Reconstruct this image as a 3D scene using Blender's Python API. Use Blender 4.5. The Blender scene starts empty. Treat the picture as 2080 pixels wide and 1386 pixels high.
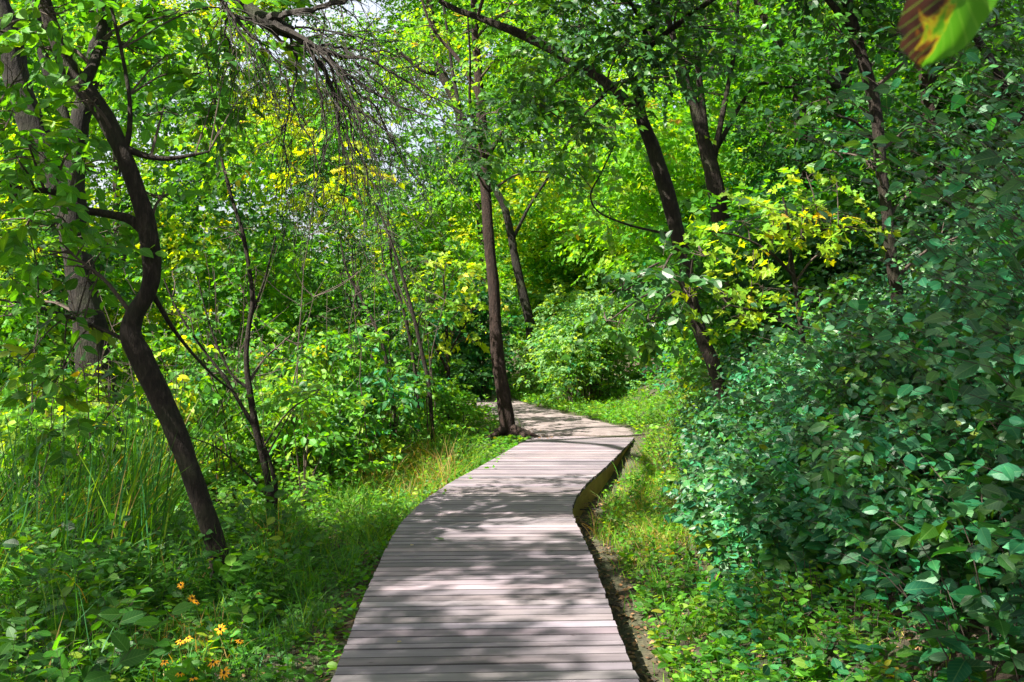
import bpy, math
import numpy as np

# ------------------------------------------------------------------ camera, world, sun, exposure
S = bpy.context.scene
COL = S.collection
F, HY, CZ = 2195.0, 666.0, 1.92
cam = bpy.data.objects.new('camera', bpy.data.cameras.new('camera'))
COL.objects.link(cam); S.camera = cam
cam.location = (0, 0, CZ); cam.rotation_euler = (math.radians(90), 0, 0)
cam.data.sensor_width = 36.0; cam.data.lens = 36.0 * F / 2080.0
cam.data.shift_y = -(693.0 - HY) / 2080.0
cam.data.dof.use_dof = True; cam.data.dof.focus_distance = 11.0; cam.data.dof.aperture_fstop = 13.0
cam.data.clip_start = 0.05; cam.data.clip_end = 2000.0

SUN_AZ, SUN_EL = -122.0, 47.0          # degrees; azimuth measured clockwise from straight ahead (+Y)
W = bpy.data.worlds.new('World'); S.world = W; W.use_nodes = True
nt = W.node_tree; nt.nodes.clear()
sky = nt.nodes.new('ShaderNodeTexSky'); sky.sky_type = 'NISHITA'; sky.sun_disc = False
sky.sun_elevation = math.radians(SUN_EL); sky.sun_rotation = math.radians(SUN_AZ)
sky.air_density = 1.0; sky.dust_density = 5.0; sky.ozone_density = 1.0
bg = nt.nodes.new('ShaderNodeBackground'); bg.inputs[1].default_value = 0.085
wo = nt.nodes.new('ShaderNodeOutputWorld')
tcw = nt.nodes.new('ShaderNodeTexCoord'); cn = nt.nodes.new('ShaderNodeTexNoise'); cn.inputs['Scale'].default_value = 2.2; cn.inputs['Detail'].default_value = 5
crw = nt.nodes.new('ShaderNodeMapRange'); crw.inputs[1].default_value = .36; crw.inputs[2].default_value = .58; crw.inputs[3].default_value = .25; crw.inputs[4].default_value = .85
cmx = nt.nodes.new('ShaderNodeMix'); cmx.data_type = 'RGBA'; cmx.inputs[7].default_value = (3.3, 3.4, 3.6, 1)
nt.links.new(tcw.outputs['Generated'], cn.inputs['Vector']); nt.links.new(cn.outputs[0], crw.inputs[0]); nt.links.new(crw.outputs[0], cmx.inputs[0])
nt.links.new(sky.outputs[0], cmx.inputs[6]); nt.links.new(cmx.outputs[2], bg.inputs[0]); nt.links.new(bg.outputs[0], wo.inputs[0])
sd = bpy.data.lights.new('sun', 'SUN'); sd.energy = 5.0; sd.angle = math.radians(0.53); sd.color = (1.0, 0.93, 0.82)
sun = bpy.data.objects.new('sun', sd); COL.objects.link(sun)
az, el = math.radians(SUN_AZ), math.radians(SUN_EL)
SD = np.array([math.sin(az) * math.cos(el), math.cos(az) * math.cos(el), math.sin(el)])   # towards the sun
from mathutils import Vector
sun.rotation_euler = Vector(SD).to_track_quat('Z', 'Y').to_euler(); sun.location = (0, 0, 30)
S.view_settings.view_transform = 'Standard'; S.view_settings.look = 'None'
S.view_settings.exposure = 2.1; S.view_settings.gamma = 1.0
S.cycles.max_bounces = 7; S.cycles.diffuse_bounces = 3; S.cycles.glossy_bounces = 2
S.cycles.transmission_bounces = 4; S.cycles.transparent_max_bounces = 4
S.cycles.use_denoising = True
S.cycles.sample_clamp_indirect = 6.0
try: S.cycles.use_light_tree = False
except Exception: pass

def P(px, py, d):
    return np.array([(px - 1040.0) / F * d, d, CZ + (HY - py) / F * d])

# ------------------------------------------------------------------ course of the boardwalk and path, terrain
DZ = 0.22                                            # deck top
def row(y): return F * (CZ - DZ) / (y - HY)
def crv(pts):
    a = np.array([[row(y), (x - 1040.0) / F * row(y)] for x, y in pts]); return a[np.argsort(a[:, 0])]
LE = crv([(685,1386),(715,1300),(745,1220),(775,1150),(803,1090),(832,1047),(868,1014),(920,980),(985,945),(1050,907),(1088,886)])
RE = crv([(1287,1386),(1255,1310),(1228,1230),(1203,1150),(1178,1090),(1155,1045),(1157,1020),(1182,985),(1218,955),(1250,925),(1288,886)])
LE = np.vstack([[-4, -0.78], [3, -0.82], LE]); RE = np.vstack([[-4, 0.66], [3, 0.62], RE])
Y_END = row(886)
LP = np.array([[17.0, .28], [18.3, .05], [20.3, -.35], [22.8, -.85], [25.0, -1.3], [26.6, -2.2], [27.6, -4.0], [28.3, -8.0], [29, -14.]])
RP = np.array([[16.8, 1.98], [17.8, 1.98], [19.2, 1.75], [21.4, 1.07], [24.2, .33], [26.6, -.35], [28.2, -1.8], [29.2, -4.5], [30, -9.], [31, -14.]])
def smooth_interp(y, T):
    y = np.asarray(y, float); o = 0
    for k, w in ((-.45, .2), (-.2, .2), (0, .2), (.2, .2), (.45, .2)): o = o + w * np.interp(y + k, T[:, 0], T[:, 1])
    return o
def xl(y): return smooth_interp(y, LE)
def xr(y): return smooth_interp(y, RE)
def wl(y):
    y = np.asarray(y, float); return np.where(y < 17, np.interp(y, LE[:, 0], LE[:, 1]), np.interp(y, LP[:, 0], LP[:, 1]))
def wr(y):
    y = np.asarray(y, float); return np.where(y < 17, np.interp(y, RE[:, 0], RE[:, 1]), np.interp(y, RP[:, 0], RP[:, 1]))
def sp(x, k=.25): return k * np.log1p(np.exp(np.clip(x / k, -30, 30)))
def sst(a, b, x):
    t = np.clip((x - a) / (b - a), 0, 1); return t * t * (3 - 2 * t)
def terr(x, y):
    x = np.asarray(x, float); y = np.asarray(y, float)
    z = DZ * sst(12.5, 17.0, y)
    rx = np.where(y < 26, np.interp(y, [0, 8, 12, 17, 20, 23, 26], [.6, .55, .95, 2.0, 1.9, 1.5, .9]), .9)
    e = sp(x - rx - .75)
    z = z + 9.0 * (1 - np.exp(-e * .55 / 9.0))
    lx = np.interp(y, [0, 9, 17, 26, 30], [-.85, -.9, .2, -1.6, -3.5])
    z = z - .45 * (1 - np.exp(-sp(lx - x - .3) * .35))
    q = sp(y - 26.5 - sst(2, -6, x) * 5, .6)
    z = z + 9 * (1 - np.exp(-q * .42 / 9)) * sst(-9, 1.5, x)
    near = sst(0.0, 1.2, np.maximum(x - wr(y), wl(y) - x))
    z = z + near * (.05 * np.sin(x * 2.1 + y * .7) * np.sin(y * 1.3 + 1) + .03 * np.sin(x * 5.3 + 2) * np.sin(y * 4.1))
    return z

# ------------------------------------------------------------------ mesh builder
def nrm(v): return v / np.maximum(np.linalg.norm(v, axis=-1, keepdims=True), 1e-9)
class MB:
    def __init__(s): s.V = []; s.F = {3: [], 4: []}; s.C = []; s.U = []; s.n = 0
    def add(s, V, tris=None, quads=None, C=None, U=None):
        V = np.asarray(V, np.float32).reshape(-1, 3); n = len(V)
        if tris is not None and len(tris): s.F[3].append(np.asarray(tris, np.int64).reshape(-1, 3) + s.n)
        if quads is not None and len(quads): s.F[4].append(np.asarray(quads, np.int64).reshape(-1, 4) + s.n)
        C = np.broadcast_to(np.asarray((.5, .5, .5) if C is None else C, np.float32), (n, 3))
        U = np.zeros((n, 2), np.float32) if U is None else np.asarray(U, np.float32).reshape(-1, 2)
        s.V.append(V); s.C.append(C); s.U.append(U); s.n += n
    def build(s, name, mat, parent=None, origin=(0, 0, 0), smooth=False):
        me = bpy.data.meshes.new(name)
        V = np.vstack(s.V) if s.V else np.zeros((0, 3), np.float32)
        V = (V - np.asarray(origin, np.float32)).astype(np.float32)
        me.vertices.add(len(V)); me.vertices.foreach_set('co', V.ravel())
        li, ls, off = [], [], 0
        for k in (3, 4):
            if s.F[k]:
                f = np.vstack(s.F[k]); li.append(f.ravel()); ls.append(off + np.arange(len(f)) * k); off += f.size
        if li:
            li = np.concatenate(li).astype(np.int32); ls = np.concatenate(ls).astype(np.int32)
            me.loops.add(len(li)); me.loops.foreach_set('vertex_index', li)
            me.polygons.add(len(ls)); me.polygons.foreach_set('loop_start', ls)
            me.polygons.foreach_set('use_smooth', np.full(len(ls), smooth, bool))
            me.update(calc_edges=True)
            c = me.color_attributes.new('tint', 'FLOAT_COLOR', 'POINT')
            c.data.foreach_set('color', np.hstack([np.vstack(s.C), np.ones((s.n, 1), np.float32)]).astype(np.float32).ravel())
            u = me.attributes.new('luv', 'FLOAT2', 'POINT'); u.data.foreach_set('vector', np.vstack(s.U).astype(np.float32).ravel())
        me.materials.append(mat)
        o = bpy.data.objects.new(name, me); COL.objects.link(o)
        if parent is not None: o.parent = parent
        else: o.location = origin
        return o

def tag(o, label=None, cat=None, group=None, kind=None):
    for k, v in (('label', label), ('category', cat), ('group', group), ('kind', kind)):
        if v: o[k] = v
    return o
def empty(name, loc, label, cat, group=None):
    o = bpy.data.objects.new(name, None); o.empty_display_size = .2; COL.objects.link(o); o.location = tuple(map(float, loc))
    return tag(o, label, cat, group)

def catmull(p, n):
    p = np.asarray(p, float)
    if len(p) == 2: p = np.vstack([p[0], (p[0] + p[1]) / 2, p[1]])
    q = np.vstack([2 * p[0] - p[1], p, 2 * p[-1] - p[-2]]); m = len(p) - 1
    t = np.linspace(0, m - 1e-6, n); i = t.astype(int); u = (t - i)[:, None]
    a, b, c, d = q[i], q[i + 1], q[i + 2], q[i + 3]
    return .5 * (2 * b + (c - a) * u + (2 * a - 5 * b + 4 * c - d) * u ** 2 + (3 * b - a - 3 * c + d) * u ** 3)
def tubes(mb, A, R, sides=3, C=(.5, .5, .5), rough=0, seed=0):
    """A (M,K,3) centre lines, R (M,K) radii"""
    A = np.asarray(A, float); R = np.asarray(R, float)
    if A.ndim == 2: A, R = A[None], R[None]
    M, K, _ = A.shape
    T = nrm(np.gradient(A, axis=1)); D = np.abs(nrm(A[:, -1] - A[:, 0]))
    ref = np.where(D[:, 1:2] < .75, np.array([[0, 1., .05]]), np.array([[.05, 0, 1.]]))[:, None, :]
    n1 = nrm(np.cross(T, ref)); n2 = np.cross(T, n1)
    th = np.arange(sides) * 2 * math.pi / sides
    rr = R[:, :, None] * np.ones(sides)
    if rough:
        r = np.random.default_rng(seed)
        v = np.cumsum(np.sum(np.abs(np.diff(A, axis=1, prepend=A[:, :1])), -1), 1)[:, :, None]
        for q in range(5):
            f = r.uniform(.6, 2.2) * (1 + q); k = r.integers(1, 4 + q); a = r.uniform(0, 6.28)
            rr = rr * (1 + rough / (1 + q * .5) * np.sin(k * th[None, None, :] + f * 2.2 * v + a))
    V = A[:, :, None, :] + rr[..., None] * (np.cos(th)[None, None, :, None] * n1[:, :, None] + np.sin(th)[None, None, :, None] * n2[:, :, None])
    k, s = np.meshgrid(np.arange(K - 1), np.arange(sides), indexing='ij')
    q = np.stack([k * sides + s, k * sides + (s + 1) % sides, (k + 1) * sides + (s + 1) % sides, (k + 1) * sides + s], -1).reshape(-1, 4)
    Q = (q[None] + (np.arange(M) * K * sides)[:, None, None]).reshape(-1, 4)
    vv = np.cumsum(np.linalg.norm(np.diff(A, axis=1, prepend=A[:, :1]), axis=-1), 1)
    U = np.stack(np.broadcast_arrays(th[None, None, :] / 6.283 , vv[:, :, None]), -1)
    C = np.asarray(C, float)
    if C.ndim == 2: C = np.repeat(C, K * sides, 0)
    mb.add(V.reshape(-1, 3), quads=Q, C=C, U=U.reshape(-1, 2))

# leaf templates: columns side, along, normal
def leaf_template(lod):
    if lod == 2:
        st = [(.12, .17), (.36, .29), (.64, .23), (.86, .11)]
    elif lod == 1:
        st = [(.3, .27), (.66, .2)]
    else:
        V = np.array([[0, 0, 0], [-.30, .42, .06], [0, 1, -.1], [.30, .42, .06]]); return V, np.array([[0, 2, 1], [0, 3, 2]]), np.zeros((0, 4), int)
    V = [[0, 0, 0]]; n = len(st)
    for t, w in st: V += [[-w, t, .16 * w - .1 * t * t], [0, t, -.1 * t * t], [w, t, .16 * w - .1 * t * t]]
    V.append([0, 1, -.17]); tip = len(V) - 1
    tr = [[0, 2, 1], [0, 3, 2]]; q = []
    for i in range(n - 1):
        a = 1 + 3 * i; b = a + 3
        q += [[a, a + 1, b + 1, b], [a + 1, a + 2, b + 2, b + 1]]
    a = 1 + 3 * (n - 1); tr += [[a, a + 1, tip], [a + 1, a + 2, tip]]
    return np.array(V), np.array(tr), np.array(q)
TPL = {k: leaf_template(k) for k in (0, 1, 2)}
# palm-shaped (maple / grape like) leaf, flat lobes
def lobed():
    ang = np.radians([-150, -118, -88, -62, -36, -18, 0, 18, 36, 62, 88, 118, 150]); r = np.array([.32, .5, .38, .66, .46, .62, .95, .62, .46, .66, .38, .5, .32]) * .72
    V = [[0, .3, 0]] + [[math.sin(a) * q, .3 + math.cos(a) * q, .07 * abs(math.sin(a)) - .1 * q * q] for a, q in zip(ang, r)]
    return np.array(V), np.array([[0, i + 2, i + 1] for i in range(12)]), np.zeros((0, 4), int)
TPL[3] = lobed()

def leaves(mb, pos, d, nv, size, tint, lod=1, aspect=1.0, bend=None):
    T, tr, qu = TPL[lod]; K = len(T); N = len(pos)
    if N == 0: return
    d = nrm(d); s = nrm(np.cross(d, nv)); n = np.cross(s, d)
    size = np.broadcast_to(size, (N,))
    asp = np.broadcast_to(aspect, (N,))
    V = pos[:, None] + size[:, None, None] * (T[None, :, 0:1] * asp[:, None, None] * s[:, None] + T[None, :, 1:2] * d[:, None] + T[None, :, 2:3] * n[:, None])
    o = (np.arange(N) * K)[:, None, None]
    mb.add(V.reshape(-1, 3), (tr[None] + o).reshape(-1, 3) if len(tr) else None, (qu[None] + o).reshape(-1, 4) if len(qu) else None,
           np.repeat(tint, K, 0), np.tile(T[:, :2], (N, 1)))

PAL = {  # (weight, rgb) reflectance of the leaf; the light that comes through is derived in the material
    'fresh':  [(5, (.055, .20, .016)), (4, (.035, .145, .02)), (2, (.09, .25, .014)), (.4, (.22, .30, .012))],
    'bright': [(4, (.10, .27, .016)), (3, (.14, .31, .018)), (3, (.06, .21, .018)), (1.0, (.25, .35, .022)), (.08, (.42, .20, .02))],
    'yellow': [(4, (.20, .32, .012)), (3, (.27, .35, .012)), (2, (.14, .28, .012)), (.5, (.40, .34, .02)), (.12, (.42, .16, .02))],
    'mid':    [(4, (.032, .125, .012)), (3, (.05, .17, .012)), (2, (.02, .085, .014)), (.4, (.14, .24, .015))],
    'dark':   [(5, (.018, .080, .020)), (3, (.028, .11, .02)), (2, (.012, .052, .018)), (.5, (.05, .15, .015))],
    'teal':   [(4, (.012, .125, .055)), (3, (.028, .205, .085)), (3, (.008, .062, .032)), (.6, (.08, .19, .06)), (.3, (.07, .20, .02))],
    'pale':   [(4, (.13, .28, .10)), (3, (.19, .34, .13)), (2, (.08, .21, .07)), (1, (.24, .36, .08))],
    'dry':    [(4, (.30, .19, .06)), (3, (.22, .13, .05)), (2, (.12, .17, .04)), (1, (.40, .27, .08))],
    'litter': [(4, (.14, .085, .045)), (3, (.20, .12, .06)), (2, (.09, .055, .035)), (1, (.28, .17, .07))],
}
def tints(pal, n, r, jit=.22):
    if isinstance(pal, dict):
        ks = list(pal); c = r.choice(len(ks), n, p=np.array(list(pal.values())) / sum(pal.values())); o = np.zeros((n, 3))
        for i, k in enumerate(ks):
            m = c == i; o[m] = tints(k, m.sum(), r, jit)
        return o
    w = np.array([a for a, _ in PAL[pal]]); c = np.array([b for _, b in PAL[pal]])
    o = c[r.choice(len(w), n, p=w / w.sum())]
    return np.clip(o * np.exp(r.normal(0, jit, (n, 1))) * np.exp(r.normal(0, .06, (n, 3))), .004, .75)

def unit(n, r):
    return nrm(r.normal(size=(n, 3)))
def sprays(lm, tm, O, D, L, k, ls, pal, r, lod=1, droop=.35, sag=.25, aspect=1.0, tw=.0022, bark=(.05, .035, .025), gap=.0, upn=1.0, C=None):
    """twigs from O along D of length L, k leaves each, alternate left and right, blades roughly level"""
    M = len(O); L = np.broadcast_to(L, (M,)).astype(float); D = nrm(D)
    t = (np.arange(k) + .6) / k; t = gap + (1 - gap) * t
    up = np.array([0, 0, 1.])
    Z = -sag * (t[None, :] ** 2) * L[:, None]
    pos = O[:, None] + D[:, None] * (t[None, :, None] * L[:, None, None]); pos[..., 2] += Z
    side = nrm(np.cross(D, up + r.normal(0, .25, (M, 3))))
    sg = np.where(np.arange(k) % 2 == 0, 1., -1.)[None, :, None] * np.where(r.random(M) < .5, 1, -1)[:, None, None]
    last = (np.arange(k) == k - 1)[None, :, None]
    dv = D[:, None] * .55 + side[:, None] * sg * np.where(last, .15, .85) + r.normal(0, .28, (M, k, 3)); dv[..., 2] -= droop
    nv = up * upn * .85 + np.array([-.12, -.25, 0]) + r.normal(0, .55, (M, k, 3)) + side[:, None] * sg * .12
    size = ls * r.uniform(.6, 1.18, (M, k)) * np.where(t > .85, .8, 1.)[None]
    base = tints(pal, M, r, .2) if C is None else C
    tc = .55 * base[:, None] + .45 * tints(pal, M * k, r).reshape(M, k, 3)
    leaves(lm, pos.reshape(-1, 3), dv.reshape(-1, 3), nv.reshape(-1, 3), size.ravel(), tc.reshape(-1, 3), lod, aspect)
    if tm is not None:
        q = np.array([0, .5, 1.]); A = O[:, None] + D[:, None] * (q[None, :, None] * L[:, None, None]); A[..., 2] -= sag * (q[None] ** 2) * L[:, None]
        tubes(tm, A, np.array([1., .75, .4])[None] * tw * np.ones((M, 1)), 3, bark)

STY = {  # leaf size, leaves per twig, level of detail
    'near': dict(ls=.13, k=8, lod=2, aspect=1.1), 'mid': dict(ls=.118, k=8, lod=1, aspect=1.1), 'far': dict(ls=.15, k=7, lod=0, aspect=1.15),
    'small': dict(ls=.08, k=9, lod=1), 'lobed': dict(ls=.17, k=6, lod=3), 'broad': dict(ls=.15, k=7, lod=2, aspect=1.15)}
COV = 1.55
def clump(lm, tm, C, R, pal, r, cov=1.6, sty='mid', **kw):
    """a cloud of leafy twigs round C with half-axes R"""
    st = dict(STY[sty]); st.update(kw); R = np.broadcast_to(R, (3,)).astype(float)
    ls, k = st['ls'], st['k']
    M = max(3, int(COV * cov * math.pi * R[0] * R[2] / (ls * ls * .30 * k)))
    u = unit(M, r); rad = r.random((M, 1)) ** .5
    O = np.asarray(C) + u * R * rad * .85
    D = u * .8 + r.normal(0, .45, (M, 3)); D[:, 2] = D[:, 2] * .45 - .05
    L = ls * k * .36 * r.uniform(.6, 1.3, M)
    st.pop('ls'); st.pop('k')
    sprays(lm, tm, O, D, L, k, ls, pal, r, **st)

# ------------------------------------------------------------------ materials
def new_mat(name):
    m = bpy.data.materials.new(name); m.use_nodes = True; m.node_tree.nodes.clear(); return m, m.node_tree.nodes, m.node_tree.links
def leaf_mat(name, trans=.5, rough=.48, spec=.28, veins=True, k=(2.3, 1.85, .2)):
    m, N, Lk = new_mat(name)
    at = N.new('ShaderNodeAttribute'); at.attribute_name = 'tint'
    lu = N.new('ShaderNodeAttribute'); lu.attribute_name = 'luv'
    pr = N.new('ShaderNodeBsdfPrincipled'); pr.inputs['Roughness'].default_value = rough; pr.inputs['Specular IOR Level'].default_value = spec
    tr = N.new('ShaderNodeBsdfTranslucent'); mx = N.new('ShaderNodeMixShader'); mx.inputs[0].default_value = trans
    mul = N.new('ShaderNodeMix'); mul.data_type = 'RGBA'; mul.blend_type = 'MULTIPLY'; mul.inputs[0].default_value = 1
    mul.inputs[7].default_value = (*k, 1); mul.clamp_result = True
    src = at.outputs['Color']
    if veins:
        sx = N.new('ShaderNodeSeparateXYZ'); Lk.new(lu.outputs['Vector'], sx.inputs[0])
        ab = N.new('ShaderNodeMath'); ab.operation = 'ABSOLUTE'; Lk.new(sx.outputs[0], ab.inputs[0])
        # side veins run out and forward from the midrib
        a1 = N.new('ShaderNodeMath'); a1.operation = 'MULTIPLY_ADD'; a1.inputs[1].default_value = -.9; Lk.new(ab.outputs[0], a1.inputs[0]); Lk.new(sx.outputs[1], a1.inputs[2])
        a2 = N.new('ShaderNodeMath'); a2.operation = 'MULTIPLY'; a2.inputs[1].default_value = 50.0; Lk.new(a1.outputs[0], a2.inputs[0])
        a3 = N.new('ShaderNodeMath'); a3.operation = 'SINE'; Lk.new(a2.outputs[0], a3.inputs[0])
        mr = N.new('ShaderNodeMath'); mr.operation = 'LESS_THAN'; mr.inputs[1].default_value = .014; Lk.new(ab.outputs[0], mr.inputs[0])
        sv = N.new('ShaderNodeMath'); sv.operation = 'GREATER_THAN'; sv.inputs[1].default_value = .86; Lk.new(a3.outputs[0], sv.inputs[0])
        mm = N.new('ShaderNodeMath'); mm.operation = 'MULTIPLY_ADD'; mm.inputs[1].default_value = .45; Lk.new(sv.outputs[0], mm.inputs[0]); Lk.new(mr.outputs[0], mm.inputs[2]); mm.use_clamp = True
        vc = N.new('ShaderNodeMix'); vc.data_type = 'RGBA'; vc.blend_type = 'ADD'; vc.inputs[7].default_value = (.05, .075, .03, 1)
        Lk.new(mm.outputs[0], vc.inputs[0]); Lk.new(src, vc.inputs[6]); src = vc.outputs[2]
    Lk.new(src, mul.inputs[6]); Lk.new(src, pr.inputs['Base Color']); Lk.new(mul.outputs[2], tr.inputs['Color'])
    out = N.new('ShaderNodeOutputMaterial')
    Lk.new(pr.outputs[0], mx.inputs[1]); Lk.new(tr.outputs[0], mx.inputs[2]); Lk.new(mx.outputs[0], out.inputs[0])
    return m
M_LEAF = leaf_mat('leaf', .5); M_FAR = leaf_mat('far_leaf', .58, veins=False, rough=.55)
M_GLOSS = leaf_mat('glossy_leaf', .38, rough=.45, spec=.46)
M_GRASS = leaf_mat('grass_blade', .45, rough=.5, spec=.25, veins=False)
M_LITTER = leaf_mat('dead_leaf', .1, rough=.8, spec=.2, veins=False, k=(1, 1, 1))

def ramp(N, stops):
    c = N.new('ShaderNodeValToRGB'); e = c.color_ramp.elements
    while len(e) < len(stops): e.new(.5)
    for i, (p, col) in enumerate(stops): e[i].position = p; e[i].color = (*col, 1)
    return c
def bark_mat(name, c0, c1, c2, scale=1.0, bump=.6, moss=0):
    m, N, Lk = new_mat(name)
    lu = N.new('ShaderNodeTexCoord'); mp = N.new('ShaderNodeMapping'); mp.inputs['Scale'].default_value = (30 * scale, 30 * scale, 8.5 * scale)
    Lk.new(lu.outputs['Object'], mp.inputs[0])
    n1 = N.new('ShaderNodeTexNoise'); n1.inputs['Scale'].default_value = 1; n1.inputs['Detail'].default_value = 6; n1.inputs['Roughness'].default_value = .65; n1.inputs['Distortion'].default_value = .6
    Lk.new(mp.outputs[0], n1.inputs['Vector'])
    n2 = N.new('ShaderNodeTexNoise'); n2.inputs['Scale'].default_value = 3.0; n2.inputs['Detail'].default_value = 3; Lk.new(lu.outputs['Object'], n2.inputs['Vector'])
    cr = ramp(N, [(.3, c0), (.52, c1), (.75, c2)]); Lk.new(n1.outputs[0], cr.inputs[0])
    mx = N.new('ShaderNodeMix'); mx.data_type = 'RGBA'; mx.inputs[7].default_value = (.045, .06, .025, 1)
    g = ramp(N, [(.5, (0, 0, 0)), (.72, (moss, moss, moss))]); Lk.new(n2.outputs[0], g.inputs[0]); Lk.new(g.outputs[0], mx.inputs[0]); Lk.new(cr.outputs[0], mx.inputs[6])
    bp = N.new('ShaderNodeBump'); bp.inputs['Strength'].default_value = bump; bp.inputs['Distance'].default_value = .035; Lk.new(n1.outputs[0], bp.inputs['Height'])
    pr = N.new('ShaderNodeBsdfPrincipled'); pr.inputs['Roughness'].default_value = .85; pr.inputs['Specular IOR Level'].default_value = .25
    Lk.new(mx.outputs[2], pr.inputs['Base Color']); Lk.new(bp.outputs[0], pr.inputs['Normal'])
    out = N.new('ShaderNodeOutputMaterial'); Lk.new(pr.outputs[0], out.inputs[0]); return m
M_BARK = bark_mat('dark_bark', (.006, .0045, .0035), (.017, .012, .009), (.05, .038, .03), 1.3, 1.0, .3)
M_RED = bark_mat('red_brown_bark', (.008, .005, .004), (.022, .013, .010), (.048, .028, .021), 1.2, 1.0)
M_PALE = bark_mat('grey_bark', (.004, .0035, .003), (.012, .010, .008), (.034, .029, .022), 1.3, 1.0, .35)
M_TWIG = bark_mat('twig_bark', (.03, .022, .018), (.06, .045, .036), (.10, .08, .065), 2, .2)
M_DEAD = bark_mat('dead_twig_bark', (.014, .012, .011), (.034, .029, .026), (.075, .066, .058), 2, .3)

def soil_mat():
    m, N, Lk = new_mat('soil')
    g = N.new('ShaderNodeNewGeometry')
    n1 = N.new('ShaderNodeTexNoise'); n1.inputs['Scale'].default_value = 9; n1.inputs['Detail'].default_value = 8; n1.inputs['Roughness'].default_value = .7
    n2 = N.new('ShaderNodeTexVoronoi'); n2.inputs['Scale'].default_value = 32; n3 = N.new('ShaderNodeTexNoise'); n3.inputs['Scale'].default_value = 1.1; n3.inputs['Detail'].default_value = 4
    for n in (n1, n2, n3): Lk.new(g.outputs['Position'], n.inputs['Vector'])
    c = ramp(N, [(.32, (.016, .011, .008)), (.5, (.045, .030, .021)), (.68, (.10, .07, .05))]); Lk.new(n1.outputs[0], c.inputs[0])
    c2 = ramp(N, [(.42, (.03, .06, .014)), (.6, (.055, .04, .026))]); Lk.new(n3.outputs[0], c2.inputs[0])
    mx = N.new('ShaderNodeMix'); mx.data_type = 'RGBA'; mx.inputs[0].default_value = .45; Lk.new(c.outputs[0], mx.inputs[6]); Lk.new(c2.outputs[0], mx.inputs[7])
    bp = N.new('ShaderNodeBump'); bp.inputs['Strength'].default_value = .8; bp.inputs['Distance'].default_value = .03
    ad = N.new('ShaderNodeMath'); ad.operation = 'ADD'; Lk.new(n1.outputs[0], ad.inputs[0]); Lk.new(n2.outputs[0], ad.inputs[1]); Lk.new(ad.outputs[0], bp.inputs['Height'])
    pr = N.new('ShaderNodeBsdfPrincipled'); pr.inputs['Roughness'].default_value = .95; Lk.new(mx.outputs[2], pr.inputs['Base Color']); Lk.new(bp.outputs[0], pr.inputs['Normal'])
    out = N.new('ShaderNodeOutputMaterial'); Lk.new(pr.outputs[0], out.inputs[0]); return m
M_SOIL = soil_mat()
def dirt_mat():
    m, N, Lk = new_mat('trodden_dirt')
    g = N.new('ShaderNodeNewGeometry')
    n1 = N.new('ShaderNodeTexNoise'); n1.inputs['Scale'].default_value = 3; n1.inputs['Detail'].default_value = 8; n1.inputs['Roughness'].default_value = .68
    n2 = N.new('ShaderNodeTexNoise'); n2.inputs['Scale'].default_value = 40; n2.inputs['Detail'].default_value = 4
    for n in (n1, n2): Lk.new(g.outputs['Position'], n.inputs['Vector'])
    c = ramp(N, [(.33, (.095, .075, .072)), (.52, (.18, .148, .148)), (.7, (.25, .21, .21))]); Lk.new(n1.outputs[0], c.inputs[0])
    c2 = ramp(N, [(.35, (.55, .52, .5)), (.6, (1, 1, 1))]); Lk.new(n2.outputs[0], c2.inputs[0])
    mx = N.new('ShaderNodeMix'); mx.data_type = 'RGBA'; mx.blend_type = 'MULTIPLY'; mx.inputs[0].default_value = .6; Lk.new(c.outputs[0], mx.inputs[6]); Lk.new(c2.outputs[0], mx.inputs[7])
    bp = N.new('ShaderNodeBump'); bp.inputs['Strength'].default_value = .7; bp.inputs['Distance'].default_value = .05; Lk.new(n1.outputs[0], bp.inputs['Height'])
    pr = N.new('ShaderNodeBsdfPrincipled'); pr.inputs['Roughness'].default_value = .95; Lk.new(mx.outputs[2], pr.inputs['Base Color']); Lk.new(bp.outputs[0], pr.inputs['Normal'])
    out = N.new('ShaderNodeOutputMaterial'); Lk.new(pr.outputs[0], out.inputs[0]); return m
M_DIRT = dirt_mat()
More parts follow.
